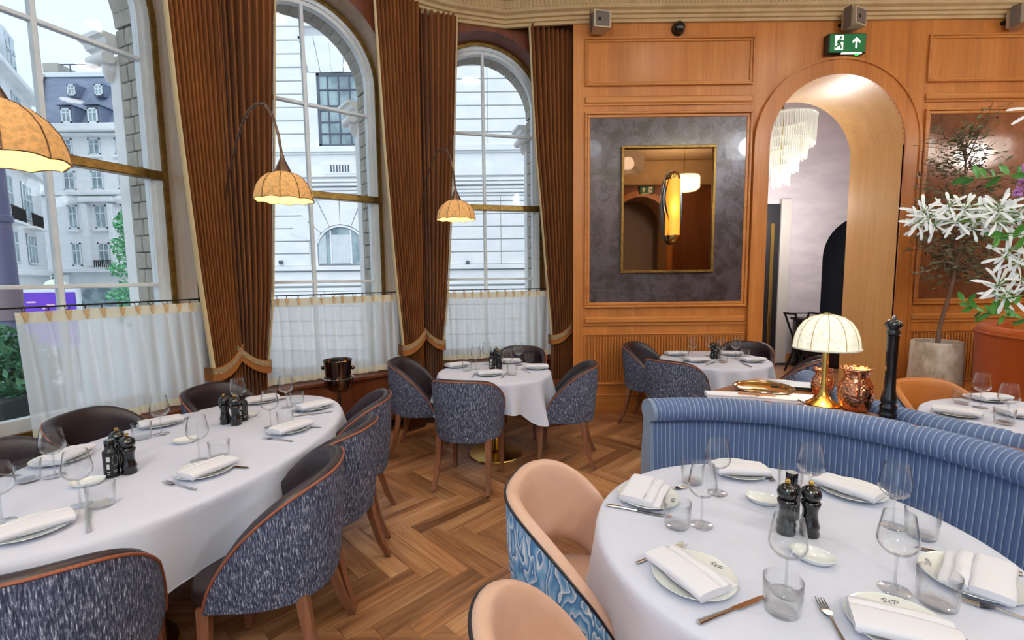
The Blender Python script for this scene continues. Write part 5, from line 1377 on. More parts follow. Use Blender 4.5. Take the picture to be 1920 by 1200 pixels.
ITEMS = [
    ('plate', 0.508, 1.686, -151, 'white monogrammed plate on the large round table, at the left by the crossed knife'),
    ('napkin', 0.508, 1.686, -151, 'folded white napkin on the large round table, at the left by the crossed knife'),
    ('plate', 0.96, 1.91, 97, 'white monogrammed plate on the large round table, at the back nearest the banquette end'),
    ('napkin', 0.96, 1.91, 97, 'folded white napkin on the large round table, at the back nearest the banquette end'),
    ('plate', 1.301, 1.715, 147, 'white monogrammed plate on the large round table, at the back right against the banquette'),
    ('napkin', 1.301, 1.715, 147, 'folded white napkin on the large round table, at the back right against the banquette'),
    ('plate', 0.497, 1.218, 155, 'white monogrammed plate on the large round table, front left with fork tines above it'),
    ('napkin', 0.497, 1.218, 155, 'folded white napkin on the large round table, front left with fork tines above it'),
    ('plate', 1.248, 1.194, 48, 'white monogrammed plate on the large round table, at the right side behind a tumbler'),
    ('napkin', 1.248, 1.194, 48, 'folded white napkin on the large round table, at the right side behind a tumbler'),
    ('plate', 0.912, 1.022, 116, 'white monogrammed plate on the large round table, cut off at the bottom edge'),
    ('napkin', 0.912, 1.022, 116, 'folded white napkin on the large round table, cut off at the bottom edge'),
    ('fork', 0.646, 1.761, 68, 'fork beside the left plate on the large round table', 0.11),
    ('fork', 1.069, 1.891, -168, 'fork right of the back plate on the large round table', 0.17),
    ('fork', 1.23, 1.787, 48, 'fork left of the back-right plate on the large round table', 0.15),
    ('fork', 0.446, 1.335, 62, 'fork lying under the front-left napkin on the large round table', 0.23),
    ('fork', 0.771, 1.061, 14, 'fork pointing away at the bottom edge on the large round table', 0.14),
    ('fork', 1.19, 1.09, -51, 'fork below the right-side plate on the large round table', 0.12),
    ('knife', 0.469, 1.58, 113, 'knife below the left plate on the large round table', 0.18),
    ('knife', 0.55, 1.096, 67, 'dark-bladed knife in front of the front-left plate on the large round table', 0.23),
    ('knife', 1.264, 1.327, -53, 'knife above the right-side plate on the large round table', 0.09),
    ('knife', 1.017, 1.058, -9, 'knife right of the bottom-edge plate on the large round table', 0.13),
    ('wine_glass', 0.632, 1.494, 0, 'stemmed wine glass on the large round table between the left tumbler and the back dish'),
    ('wine_glass', 0.785, 1.723, 0, 'stemmed wine glass on the large round table at the back beside the back plate'),
    ('wine_glass', 1.096, 1.651, 0, 'stemmed wine glass on the large round table at the back behind the pepper mills'),
    ('wine_glass', 0.718, 1.157, 0, 'stemmed wine glass on the large round table in front of the pepper mills'),
    ('wine_glass', 1.262, 1.474, 0, 'stemmed wine glass on the large round table at the right, farther of the overlapping pair'),
    ('wine_glass', 1.012, 1.163, 0, 'stemmed wine glass on the large round table at the right, nearer of the overlapping pair'),
    ('tumbler', 0.548, 1.492, 0, 'clear cut tumbler on the large round table, beside the left knife'),
    ('tumbler', 0.727, 1.818, 0, 'clear cut tumbler on the large round table, behind the left wine glass'),
    ('tumbler', 1.093, 1.765, 0, 'clear cut tumbler on the large round table, behind the pepper mills'),
    ('tumbler', 0.67, 1.091, 0, 'clear cut tumbler on the large round table, nearest, front centre'),
    ('tumbler', 1.302, 1.412, 0, 'clear cut tumbler on the large round table, farther one at the right'),
    ('tumbler', 1.075, 1.107, 0, 'clear cut tumbler on the large round table, nearer one at the right'),
    ('mill', 0.888, 1.446, 0, 'black pepper mill on the large round table, left of the two'),
    ('mill', 0.956, 1.432, 0, 'black pepper mill on the large round table, right of the two'),
    ('bottle', 0.958, 1.539, 0, 'black bottle behind the mills on the large round table'),
    ('dish', 0.921, 1.647, 0, 'small oval white dish on the large round table, left of the mills'),
    ('dish', 0.881, 1.299, 0, 'small oval white dish on the large round table, right of the front wine glass'),
    ('plate', -1.645, 1.512, 40, 'white monogrammed plate on the oval table, at the left edge front'),
    ('napkin', -1.645, 1.512, 40, 'folded white napkin on the oval table, at the left edge front'),
    ('plate', -2.142, 2.127, -6, 'white monogrammed plate on the oval table, far left beside the dark chair'),
    ('napkin', -2.142, 2.127, -6, 'folded white napkin on the oval table, far left beside the dark chair'),
    ('plate', -2.067, 2.656, 45, 'white monogrammed plate on the oval table, on the window side with stacked folds'),
    ('napkin', -2.067, 2.656, 45, 'folded white napkin on the oval table, on the window side with stacked folds'),
    ('plate', -1.359, 1.973, 24, 'white monogrammed plate on the oval table, middle of the aisle side'),
    ('napkin', -1.359, 1.973, 24, 'folded white napkin on the oval table, middle of the aisle side'),
    ('plate', -1.74, 3.143, 49, 'white monogrammed plate on the oval table, far end on the window side'),
    ('napkin', -1.74, 3.143, 49, 'folded white napkin on the oval table, far end on the window side'),
    ('plate', -1.304, 2.969, 44, 'white monogrammed plate on the oval table, at the far tip'),
    ('napkin', -1.304, 2.969, 44, 'folded white napkin on the oval table, at the far tip'),
    ('plate', -1.253, 2.524, 31, 'white monogrammed plate on the oval table, far end on the aisle side'),
    ('napkin', -1.253, 2.524, 31, 'folded white napkin on the oval table, far end on the aisle side'),
    ('fork', -1.374, 1.837, -68, 'fork left of the middle aisle plate on the oval table', 0.26),
    ('knife', -1.233, 2.018, 102, 'knife right of the middle aisle plate on the oval table', 0.1),
    ('knife', -1.515, 1.577, -43, 'short knife in front of the left tumbler on the oval table', 0.24),
    ('fork', -2.096, 2.19, -17, 'fork beside the far-left plate on the oval table', 0.14),
    ('fork', -1.998, 2.74, 44, 'fork beside the window-side stacked plate on the oval table', 0.07),
    ('knife', -2.197, 1.96, 95, 'knife at the left edge by a tumbler on the oval table', 0.09),
    ('fork', -1.242, 2.375, -72, 'fork in front of the far aisle plate on the oval table', 0.26),
    ('knife', -1.136, 2.575, 103, 'knife right of the far aisle plate on the oval table', 0.1),
    ('fork', -1.33, 2.857, -62, 'fork in front of the far-tip plate on the oval table', 0.18),
    ('knife', -1.178, 2.863, 65, 'knife right of the far-tip plate on the oval table', 0.08),
    ('fork', -1.621, 3.18, 65, 'fork beside the far window-side plate on the oval table', 0.06),
    ('wine_glass', -1.995, 1.947, 0, 'stemmed wine glass on the oval table before the far-left plate'),
    ('wine_glass', -1.64, 1.683, 0, 'stemmed wine glass on the oval table between the left dish and cut tumbler'),
    ('wine_glass', -1.936, 2.485, 0, 'stemmed wine glass on the oval table before the window-side stacked plate'),
    ('wine_glass', -1.475, 2.108, 0, 'stemmed wine glass on the oval table before the middle aisle plate'),
    ('wine_glass', -1.761, 2.915, 0, 'stemmed wine glass on the oval table behind the farther mills'),
    ('wine_glass', -1.385, 2.584, 0, 'stemmed wine glass on the oval table in the middle of the far end'),
    ('wine_glass', -1.488, 2.989, 0, 'stemmed wine glass on the oval table at the far tip'),
    ('wine_glass', -1.811, 1.568, 0, 'stemmed wine glass on the oval table cut off by the left edge'),
    ('tumbler', -2.064, 1.901, 0, 'clear cut tumbler on the oval table, at the left edge'),
    ('tumbler', -1.558, 1.681, 0, 'clear cut tumbler on the oval table, in front of the black bottle'),
    ('tumbler', -1.99, 2.42, 0, 'clear cut tumbler on the oval table, left of the window-side wine glass'),
    ('tumbler', -1.394, 2.131, 0, 'clear cut tumbler on the oval table, behind the middle aisle plate'),
    ('tumbler', -1.315, 2.61, 0, 'clear cut tumbler on the oval table, beside the far-end wine glass'),
    ('tumbler', -1.45, 3.051, 0, 'clear cut tumbler on the oval table, at the far tip'),
    ('bottle', -1.744, 1.945, 0, 'black labelled bottle left of the nearer mills on the oval table'),
    ('mill', -1.695, 1.977, 0, 'black pepper mill beside the labelled bottle on the oval table'),
    ('mill', -1.806, 2.055, 0, 'black pepper mill behind the labelled bottle on the oval table'),
    ('mill', -1.692, 2.663, 0, 'black pepper mill at the far end on the oval table, left of the pair'),
    ('mill', -1.616, 2.64, 0, 'black pepper mill at the far end on the oval table, right of the pair'),
    ('bottle', -1.622, 2.721, 0, 'black bottle behind the farther mills on the oval table'),
    ('dish', -1.775, 1.863, 0, 'small oval white dish beside the black bottle on the oval table'),
    ('dish', -1.712, 2.354, 0, 'small oval white dish in the middle on the oval table'),
    ('dish', -1.636, 2.796, 0, 'small oval white dish beside the farther mills on the oval table'),
    ('plate', -0.527, 4.304, 56, 'white monogrammed plate on the corner-window table, left side'),
    ('napkin', -0.527, 4.304, 56, 'folded white napkin on the corner-window table, left side'),
    ('plate', -0.203, 3.931, 74, 'white monogrammed plate on the corner-window table, nearest side'),
    ('napkin', -0.203, 3.931, 74, 'folded white napkin on the corner-window table, nearest side'),
    ('plate', 0.224, 4.184, 93, 'white monogrammed plate on the corner-window table, right side'),
    ('napkin', 0.224, 4.184, 93, 'folded white napkin on the corner-window table, right side'),
    ('plate', -0.02, 4.489, 94, 'white monogrammed plate on the corner-window table, window side'),
    ('napkin', -0.02, 4.489, 94, 'folded white napkin on the corner-window table, window side'),
    ('wine_glass', -0.331, 4.167, 0, 'stemmed wine glass on the corner-window table left of the bottle'),
    ('wine_glass', -0.245, 4.393, 0, 'stemmed wine glass on the corner-window table behind the bottle'),
    ('wine_glass', -0.042, 3.966, 0, 'stemmed wine glass on the corner-window table right of the mills'),
    ('wine_glass', 0.061, 4.347, 0, 'stemmed wine glass on the corner-window table by the dark chair'),
    ('tumbler', -0.409, 4.124, 0, 'clear cut tumbler on the corner-window table, at the left'),
    ('tumbler', 0.163, 4.506, 0, 'clear cut tumbler on the corner-window table, at the back right'),
    ('tumbler', -0.005, 3.92, 0, 'clear cut tumbler on the corner-window table, at the front'),
    ('bottle', -0.186, 4.184, 0, 'black bottle left of the mills on the corner-window table'),
    ('mill', -0.122, 4.18, 0, 'black pepper mill on the corner-window table, the nearer one'),
    ('mill', -0.152, 4.36, 0, 'black pepper mill on the corner-window table, the farther one'),
    ('fork', -0.333, 3.909, 6, 'fork left of the nearest plate on the corner-window table', 0.24),
    ('knife', -0.073, 3.895, 10, 'knife right of the nearest plate on the corner-window table', 0.24),
    ('fork', 0.107, 4.096, -22, 'fork left of the right-side plate on the corner-window table', 0.16),
    ('plate', 1.706, 4.804, 84, 'white monogrammed plate on the slatted-wall table, left back'),
    ('napkin', 1.706, 4.804, 84, 'folded white napkin on the slatted-wall table, left back'),
    ('plate', 1.782, 4.433, 85, 'white monogrammed plate on the slatted-wall table, nearest side'),
    ('napkin', 1.782, 4.433, 85, 'folded white napkin on the slatted-wall table, nearest side'),
    ('plate', 2.275, 4.766, 104, 'white monogrammed plate on the slatted-wall table, wall side'),
    ('napkin', 2.275, 4.766, 104, 'folded white napkin on the slatted-wall table, wall side'),
    ('plate', 2.302, 4.4, 86, 'white monogrammed plate on the slatted-wall table, right side'),
    ('napkin', 2.302, 4.4, 86, 'folded white napkin on the slatted-wall table, right side'),
    ('wine_glass', 1.808, 4.607, 0, 'stemmed wine glass on the slatted-wall table at the left'),
    ('wine_glass', 2.022, 4.718, 0, 'stemmed wine glass on the slatted-wall table at the back'),
    ('wine_glass', 2.033, 4.474, 0, 'stemmed wine glass on the slatted-wall table right of the mill'),
    ('wine_glass', 2.216, 4.551, 0, 'stemmed wine glass on the slatted-wall table before the dark chair'),
    ('tumbler', 1.719, 4.583, 0, 'clear cut tumbler on the slatted-wall table, at the left'),
    ('tumbler', 2.004, 4.364, 0, 'clear cut tumbler on the slatted-wall table, nearest'),
    ('tumbler', 2.337, 4.603, 0, 'clear cut tumbler on the slatted-wall table, at the right'),
    ('mill', 1.994, 4.565, 0, 'single black pepper mill on the slatted-wall table'),
    ('bottle', 2.048, 4.592, 0, 'black bottle with white label on the slatted-wall table'),
    ('fork', 1.654, 4.428, 36, 'fork left of the nearest plate on the slatted-wall table', 0.17),
    ('knife', 1.889, 4.331, 45, 'knife right of the nearest plate on the slatted-wall table', 0.18),
    ('knife', 2.164, 4.287, 3, 'knife left of the right plate on the slatted-wall table', 0.13),
    ('plate', 3.099, 2.975, 84, 'white monogrammed plate on the right-edge table, far side'),
    ('napkin', 3.099, 2.975, 84, 'folded white napkin on the right-edge table, far side'),
    ('plate', 2.62, 2.675, 133, 'white monogrammed plate on the right-edge table, near the banquette'),
    ('napkin', 2.62, 2.675, 133, 'folded white napkin on the right-edge table, near the banquette'),
    ('plate', 2.956, 2.631, 103, 'white monogrammed plate on the right-edge table, cut off by the right edge'),
    ('napkin', 2.956, 2.631, 103, 'folded white napkin on the right-edge table, cut off by the right edge'),
    ('wine_glass', 2.897, 2.81, 0, 'stemmed wine glass on the right-edge table, left of the two'),
    ('wine_glass', 2.774, 2.538, 0, 'stemmed wine glass on the right-edge table, right of the two'),
    ('tumbler', 2.864, 2.896, 0, 'clear cut tumbler on the right-edge table, beside the tan chair'),
    ('tumbler', 2.708, 2.493, 0, 'clear cut tumbler on the right-edge table, nearest'),
    ('knife', 2.666, 2.616, 71, 'knife beside the nearest napkin on the right-edge table', 0.14),
]
for k, q in enumerate(ITEMS):
    kind, x, y, h, lab = q[:5]; z = TZ + .0015; rz = rad(-h)
    if kind in ('fork', 'knife'):
        if len(q) > 5 and q[5] < .2:     # keep the tip where it lies
            d = (.20 if kind == 'fork' else .23) / 2 - q[5] / 2; x -= sin(rad(h)) * d; y -= cos(rad(h)) * d
    if kind in ('wine_glass', 'tumbler', 'mill'): rz = rnd.uniform(0, 6)
    if kind == 'dish': rz = math.atan2(y, x) + rad(80)
    if kind == 'bottle': rz = math.atan2(-x, y) + .15
    MAKERS[kind](lab, (x, y, z), rz, GROUPS[kind])

# ================================================================ ON THE CONSOLE
CZ = .921
t = thing('table_lamp', 'brass table lamp with ribbed paper mushroom shade on the walnut console', 'table lamp', (1.60, 2.34, CZ))
MB().lathe([(0, 0), (.078, 0), (.080, .006), (.070, .012), (.040, .030), (.022, .055), (.0150, .085), (.0150, .34), (0, .34)], 36).build('base', brass, t)
R, N = .146, 12
prof = [(1.0, .295), (.992, .305), (.985, .322), (.95, .352), (.86, .392), (.70, .428), (.48, .452), (.22, .464), (.05, .466)]
rows = []
for (f_, z) in prof: rows.append([(R * f_ * (1 - .018 * sin(PI * ((k % 6) / 6.0))) * cos(2 * PI * k / (N * 6)), R * f_ * (1 - .018 * sin(PI * ((k % 6) / 6.0))) * sin(2 * PI * k / (N * 6)), z) for k in range(N * 6)])
MB().sheet(rows, cv=True).build('shade', table_shade, t, 180)
for k in range(N):
    a_ = 2 * PI * k / N; MB().tube([(R * f_ * 1.004 * cos(a_), R * f_ * 1.004 * sin(a_), z) for f_, z in prof], .0022, 5).build('rib', mat('shade_binding', S(214, 196, 150), .8) if k == 0 else bpy.data.materials['shade_binding'], t)
MB().tube([(R * 1.004 * cos(2 * PI * k / 48), R * 1.004 * sin(2 * PI * k / 48), .295) for k in range(48)], .0055, 6, closed=True).build('rim_roll', mat('shade_rim', S(240, 232, 212), .8), t)
MB().lathe([(0, .464), (.016, .466), (.016, .472), (0, .472)], 16).build('finial', brass, t)
MB().tube([(-.07, -.01, .004), (-.11, -.03, .010), (-.135, -.01, .030), (-.12, .02, .01), (-.06, .05, .004)], .0028, 6).build('cable', black_iron, t)
l = bpy.data.lights.new('table_lamp_bulb', 'POINT'); l.energy = 2.5; l.color = (1, .80, .5); l.shadow_soft_size = .04
lo = bpy.data.objects.new('bulb', l); COL.objects.link(lo); lo.parent = t; lo.location = (0, 0, .36)

def jug(label, x, y, s, rz, group):
    t = thing('copper_jug', label, 'jug', (x, y, CZ), rz, group)
    prof = [(0, 0), (.050, 0), (.060, .015), (.0735, .060), (.076, .095), (.068, .130), (.052, .160), (.0495, .178), (.056, .196), (.068, .212), (.0665, .212), (.053, .196), (.046, .178), (.049, .16), (.064, .13), (.072, .095), (0, .02)]
    q = MB(); n = 40; rows = []
    for k in range(n):
        a_ = 2 * PI * k / n; row = []
        for (r_, z) in prof:
            sp_ = math.exp(-(min(a_, 2 * PI - a_) / .35) ** 2) * max(0, (z - .16) / .05) * .018
            row.append((s * (r_ + sp_) * cos(a_), s * (r_ + sp_) * sin(a_), s * z))
        rows.append(row)
    q.sheet(rows, cu=True).build('body', copper_h, t, 180)
    MB().tube([(s * p[0], 0, s * p[1]) for p in ((-.050, .19), (-.085, .195), (-.105, .15), (-.10, .10), (-.074, .075))], .0055 * s, 8).build('handle', copper, t)
    return t
jug('hammered copper jug between the table lamp and the tall black mill', 1.685, 2.235, 1.0, rad(60), 'copper jugs')
jug('small copper jug half hidden behind the lamp stem', 1.70, 2.50, .72, rad(100), 'copper jugs')
t = thing('tall_pepper_mill', 'very tall glossy black pepper mill standing on the console', 'pepper mill', (1.752, 2.115, CZ))
MB().lathe([(0, 0), (.034, 0), (.035, .020), (.030, .030), (.034, .040), (.034, .055), (.028, .065), (.032, .075), (.031, .095), (.023, .13), (.0215, .20), (.024, .36), (.025, .385), (0, .385)], 32).build('body', black_lacquer, t, 60)
MB().lathe([(.021, .385), (.028, .392), (.029, .402), (.023, .410), (.025, .416), (.033, .426), (.034, .440), (.026, .454), (.011, .460), (0, .460)], 32).build('head', black_lacquer, t, 60)
MB().lathe([(0, .459), (.007, .460), (.010, .468), (.008, .478), (0, .480)], 16).build('knob', silver, t)
t = thing('gold_tray', 'round polished gold serving tray on the console', 'tray', (1.43, 2.60, CZ))
MB().lathe([(0, .012), (.120, .012), (.140, .022), (.152, .030), (.156, .029), (.150, .020), (.125, .006), (.08, .0), (0, .0)], 56).build('dish', mat('gilt_mirror_metal', S(226, 190, 120), .08, 1.0), t, 60)
MB().tube([(.155 * cos(2 * PI * k / 56), .155 * sin(2 * PI * k / 56), .031) for k in range(56)], .004, 6, closed=True).build('rim', silver, t)
t = thing('menu_folder', 'black leather menu folder lying behind the lamp', 'menu', (1.655, 2.70, CZ), rad(-20))
MB().box(-.12, -.08, 0, .12, .08, .008, .003).build('cover', matte_black, t, 0); MB().box(-.115, -.075, .008, .118, .078, .014).build('pages', mat('menu_pages', S(40, 38, 38), .7), t, 0); MB().box(-.12, -.08, .014, .12, .08, .022, .003).build('lid', matte_black, t, 0)
for k, (x, y, rz, w_, lab) in enumerate(((1.20, 2.50, -12, .26, 'white folded menu card behind the banquette, left of the wooden strip'), (1.42, 2.42, -24, .22, 'white folded menu card behind the banquette, in front of the gold tray'))):
    t = thing('menu_card', lab, 'menu', (x, y, CZ), rad(rz), 'menu cards')
    MB().box(-w_ / 2, -.045, 0, w_ / 2, .045, .012, .002).build('card', napkin_mat, t, 0); MB().box(-w_ / 2, -.045, .0125, w_ / 2, .045, .022, .002).build('cover_fold', napkin_mat, t, 0)
t = thing('wooden_strip', 'narrow wooden ruler-like strip between the two white menu cards', 'strip', (1.315, 2.455, CZ + .0225), rad(-18))
MB().box(-.09, -.012, 0, .09, .012, .006, .002).build('strip', oak_h, t, 0); MB().box(-.085, -.009, .006, .085, .009, .0075).build('inlay', console_wood, t, 0)

# ================================================================ PLANTS
t = thing('olive_tree', 'slender olive tree in a pale stone planter before the right-hand mirror panel', 'tree', (4.42, 4.78, .80))
top = Vector((.10, -.05, .95))
MB().tube([(0, 0, -.05), (.02, 0, .25), (.07, -.02, .55), (.12, -.05, 1.0), (.12, -.04, 1.6), (.10, -.04, 2.1)], [.022, .019, .017, .014, .009, .004], 8).build('trunk', mat('olive_bark', S(122, 92, 74), .8, 0, S(96, 72, 58), (30, 30, 8), bmp=.3), t)
rr = random.Random(4); br = MB(); lf = MB()
def leafy(a, b, n, spread):
    for k in range(n):
        u = rr.uniform(.2, 1.05); c = a.lerp(b, u) + Vector((rr.gauss(0, spread), rr.gauss(0, spread), rr.gauss(0, spread)))
        d = Vector((rr.gauss(0, 1), rr.gauss(0, 1), rr.gauss(0, .6))).normalized(); s = rr.uniform(.028, .050); w_ = d.orthogonal().normalized()
        lf.add([c - d * s, c + w_ * s * .26, c + d * s, c - w_ * s * .26], [(0, 1, 2, 3)])
for k in range(60):
    u = rr.uniform(.05, 1); s0 = Vector((.08, -.02, .55)).lerp(Vector((.11, -.04, 2.05)), u)
    ang = rr.uniform(0, 2 * PI); L = rr.uniform(.28, .62) * (1.1 - .55 * abs(u - .4)); e = s0 + Vector((cos(ang) * L, sin(ang) * L * .65, rr.uniform(-.12, .42)))
    m_ = s0.lerp(e, .5) + Vector((0, 0, .06)); br.tube([s0, m_, e], [.006, .0045, .002], 5)
    leafy(s0, e, 16, .04)
    for q in range(2):
        e2 = m_ + Vector((rr.uniform(-.22, .22), rr.uniform(-.15, .15), rr.uniform(-.05, .2))); br.tube([m_, e2], [.003, .0015], 4); leafy(m_, e2, 9, .03)
br.build('branches', bpy.data.materials['olive_bark'], t)
tag(lf.build('foliage', mat('olive_leaf', S(104, 104, 72), .6, 0, S(60, 60, 40), (12, 12, 12)), t, 0), kind='stuff')
t = thing('stone_planter', 'tall pale weathered stone planter holding the olive tree', 'planter', (4.42, 4.78, 0))
MB().lathe([(0, 0), (.20, 0), (.215, .03), (.225, .4), (.212, .86), (.205, .875), (.19, .87), (.19, .80), (0, .80)], 40).build('pot', mottled_stone, t, 60)
MB().lathe([(0, .805), (.188, .800)], 30).build('soil', mat('potting_soil', S(58, 42, 32), .95), t)

VX, VY = 2.02, 1.60
t = thing('flower_arrangement', 'tall arrangement of white star lilies, greenery and purple blooms reaching in from the right edge', 'flowers', (VX, VY, CZ))
petal_white = mat('white_petal', S(246, 246, 242), .55, sheen=.2); stem_green = mat('fresh_stem', S(120, 150, 70), .6); leaf_green = mat('glossy_leaf', S(62, 124, 44), .4, 0, S(92, 152, 66), (14, 14, 14)); purple = mat('purple_petal', S(186, 120, 190), .6, 0, S(206, 150, 206), (40, 40, 40))
MB().lathe([(0, 0), (.055, 0), (.06, .02), (.07, .12), (.05, .26), (.045, .30), (.055, .33), (.052, .33), (.04, .30), (.045, .26), (.06, .12), (0, .03)], 30).build('vase', mat('vase_glaze', S(90, 84, 78), .3), t, 60)
W0 = Vector((VX, VY, CZ)); mouth = Vector((0, 0, .31))
def L_(x, y, z): return Vector((x, y, z)) - W0
def lily(c, face, size, seed):
    rr = random.Random(seed); q = MB(); f_ = face.normalized(); u = f_.orthogonal().normalized(); v = f_.cross(u)
    for k in range(6):
        a_ = 2 * PI * k / 6 + rr.uniform(-.2, .2); d = u * cos(a_) + v * sin(a_); sd = f_.cross(d); L = size * rr.uniform(.85, 1.15); tw = rr.uniform(.2, .7)
        rows = []
        for j in range(7):
            s = j / 6; w_ = size * .065 * (.35 + 1.25 * s) * (1 if s < .8 else (1 - (s - .8) * 3.2)); p = c + d * (L * s) + f_ * (L * tw * (s - s * s * .9))
            rows.append([tuple(p - sd * w_), tuple(p + f_ * (-.12 * w_)), tuple(p + sd * w_)])
        q.sheet(rows)
    o = q.build('lily', petal_white, t, 180)
    st_ = MB()
    for k in range(6):
        a_ = 2 * PI * k / 6 + .5; d = (u * cos(a_) + v * sin(a_)) * .35 + f_; d.normalize(); st_.tube([tuple(c), tuple(c + d * size * .55)], [.0008, .0012], 4)
    st_.sphere(tuple(c), size * .07, 8, 5); st_.build('stamens', stem_green, o, 0)
rr = random.Random(12)
def at(u, v, Y):     # a point of the bouquet, laid out by bearing from the doorway side
    return Vector(((u - 960) / 870 * Y, Y, CAM_H + (516 - v) / 870 * Y * 1.0 - .0))
heads = [(1722, 408, 1.78), (1745, 432, 1.76), (1768, 398, 1.74), (1785, 425, 1.72), (1700 + 20, 430, 1.80), (1815, 440, 1.70), (1840, 412, 1.70), (1862, 398, 1.66), (1885, 420, 1.64), (1905, 402, 1.62), (1868, 428, 1.66), (1800, 402, 1.74),
         (1880, 492, 1.62), (1905, 500, 1.60), (1868, 545, 1.64), (1890, 560, 1.62), (1912, 535, 1.60), (1915, 228, 1.62)]
hp = []
heads += [(u + rr.uniform(-16, 16), v + rr.uniform(-14, 14), Y + rr.uniform(-.03, .05)) for (u, v, Y) in heads[:17]]
for k, (u, v, Y) in enumerate(heads):
    p = at(u, v, Y) - W0; hp.append(p); lily(p, Vector((-.5 + rr.uniform(-.5, .5), -.75, rr.uniform(-.25, .5))), rr.uniform(.056, .074), 40 + k)
hub1, hub2 = at(1930, 425, 1.62) - W0, at(1935, 545, 1.6) - W0
for k, p in enumerate(hp):
    hub = hub1 if p.z > (hub1.z + hub2.z) / 2 else hub2
    m_ = p.lerp(hub, .5) + Vector((0, .0, -.012 + .02 * (k % 3)))
    MB().tube([tuple(mouth), tuple(hub), tuple(m_), tuple(p)], [.003, .0028, .002, .0015], 5).build('stem', stem_green, t)
def spray(pts, n, size, seed, mt=leaf_green):
    rr = random.Random(seed); st_ = MB().tube([tuple(p) for p in pts], .0016, 5).build('stem', stem_green, t); me = None
    for k in range(n):
        u = (k + .5) / n * (len(pts) - 1); i = min(int(u), len(pts) - 2); c = pts[i].lerp(pts[i + 1], u - i); ax = (pts[i + 1] - pts[i]).normalized()
        d = (ax * .6 + Vector((rr.gauss(0, .5), rr.gauss(0, .4), rr.gauss(0, .8)))).normalized(); w_ = d.cross(Vector((.1, 1, .2))).normalized(); nn = d.cross(w_); s = size * rr.uniform(.7, 1.2)
        rows = [[tuple(c + d * s * f_ - w_ * s * b_ ), tuple(c + d * s * f_ + nn * s * -.06), tuple(c + d * s * f_ + w_ * s * b_)] for f_, b_ in ((0, .01), (.2, .16), (.5, .24), (.8, .14), (1, .0))]
        MB().sheet(rows).build('leaf', mt, t, 180)
spray([at(1935, 610, 1.58) - W0, at(1880, 600, 1.62) - W0, at(1840, 592, 1.66) - W0, at(1806, 572, 1.70) - W0], 16, .042, 3)
spray([at(1935, 345, 1.6) - W0, at(1870, 342, 1.66) - W0, at(1820, 348, 1.7) - W0, at(1790, 345, 1.74) - W0], 11, .05, 5)
spray([at(1940, 450, 1.56) - W0, at(1890, 452, 1.6) - W0, at(1850, 455, 1.62) - W0], 7, .055, 6)
spray([at(1945, 560, 1.56) - W0, at(1900, 566, 1.6) - W0, at(1862, 574, 1.62) - W0], 8, .05, 8)
for k, (u, v) in enumerate(((1912, 350), (1905, 372), (1918, 330))):
    c = at(u, v, 1.66) - W0; q = MB(); r2 = random.Random(k)
    for j in range(60):
        d = Vector((r2.gauss(0, 1), r2.gauss(0, 1), r2.gauss(0, 1))).normalized(); b_ = c + d * .026; w_ = d.orthogonal().normalized() * .006
        q.add([tuple(c + d * .008), tuple(b_ + w_), tuple(b_ + d * .008), tuple(b_ - w_)], [(0, 1, 2, 3)])
    q.build('purple_bloom', purple, t, 0)
    MB().tube([tuple(mouth), tuple(hub1), tuple(c)], .002, 5).build('stem', stem_green, t)

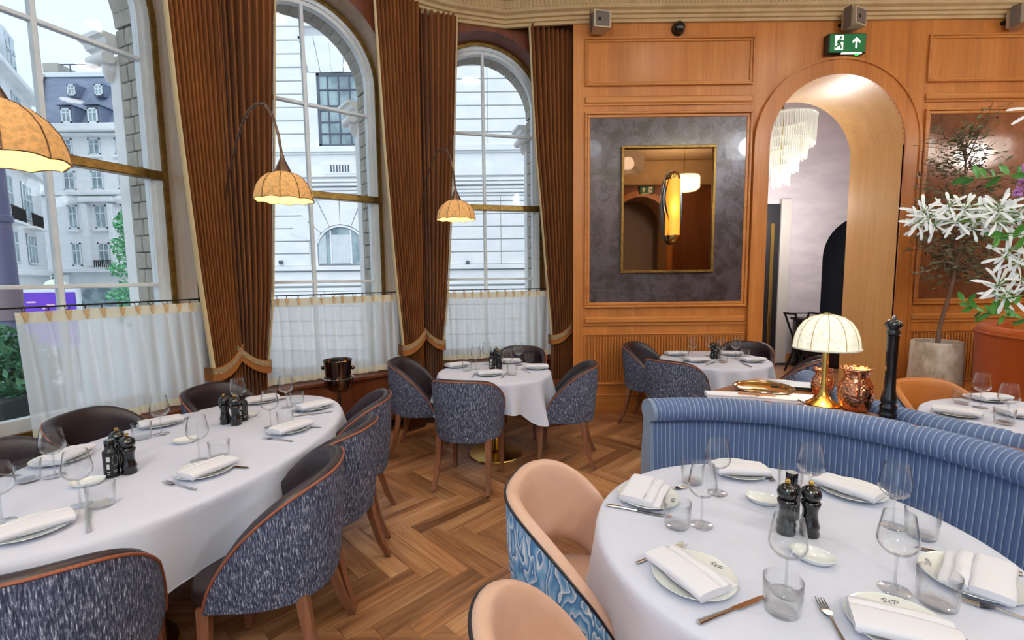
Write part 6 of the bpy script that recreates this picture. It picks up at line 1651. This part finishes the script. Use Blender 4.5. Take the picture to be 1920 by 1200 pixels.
# ================================================================ ROOM LIGHTS AND ADDED FILL (above the picture)
drum_mat = sheer('pendant_linen', (.95, .88, .74, 1), .40, .6)
def pendant(x, y, z, R, label, k):
    t = thing('drum_pendant', label, 'pendant lamp', (x, y, z), 0, 'drum pendants')
    MB().lathe([(R * .80, 0), (R, .06), (R, .30), (R * .96, .34)], 40).build('shade', drum_mat, t)
    MB().lathe([(0, .02), (R * .78, .02)], 40).build('diffuser', drum_mat, t)
    MB().tube([(0, 0, .3), (0, 0, ZC + .40 - z)], .008, 6).build('cord', brass, t)
    l = bpy.data.lights.new('pendant_light', 'POINT'); l.shadow_soft_size = R * .4; l.energy = PENDANT_POWER * (.08, .06, 1.0, .08, 3.0, 1.3, .5, .5, 2.6)[k]; l.color = (.73, .87, 1.0)
    lo = bpy.data.objects.new('light', l); COL.objects.link(lo); lo.parent = t; lo.location = (0, 0, .17)
    return t
for k, (x, y, z, R) in enumerate(((1.45, 2.2, 3.62, .34), (2.15, 1.75, 3.45, .30), (4.1, 2.3, 3.6, .36), (.2, .4, 3.7, .36), (4.2, -1.0, 3.6, .36), (1.4, -1.8, 3.6, .36), (6.5, 2.6, 3.35, .42), (7.35, 2.95, 3.25, .42), (-.9, -1.3, 3.6, .36))):  # last pendant is unseen, added behind to brighten the room
    pendant(x, y, z, R, 'linen drum pendant hanging above the frame, ' + ('over the gold tray', 'over the copper jug', 'in front of the archway', 'over the nearest peach chair', 'reflected right of the sconce', 'reflected left of the sconce', 'reflected behind the olive tree', 'nearest the rust booth', 'added behind left to brighten the room')[k], k)
for k, (x, y) in enumerate(((-.9, 3.4), (.5, 3.6), (-1.2, 1.9), (2.0, 3.5), (3.9, 3.3), (-.5, 2.6))):  # unseen fill lights added under the ceiling to brighten the tables
    t = thing('added_fill_light', 'small round added ceiling downlight, position %s' % ('over the oval table end', 'over the corner-window table', 'over the oval table', 'over the slatted-wall table', 'before the archway', 'over the aisle')[k], 'fill_light', (x, y, ZC + .40), 0, 'added ceiling fill lights')
    MB().lathe([(.08, -.001), (.10, -.006), (.11, -.006), (.11, 0)], 28).build('bezel', brass, t)
    l = bpy.data.lights.new('fill_light', 'AREA'); l.shape = 'DISK'; l.size = .3; l.energy = FILL_LIGHT_POWER * (1.1, .9, 1.1, .75, .95, .9)[k]; l.color = (1, .97, .94)
    lo = bpy.data.objects.new('light', l); COL.objects.link(lo); lo.parent = t; lo.location = (0, 0, -.012)
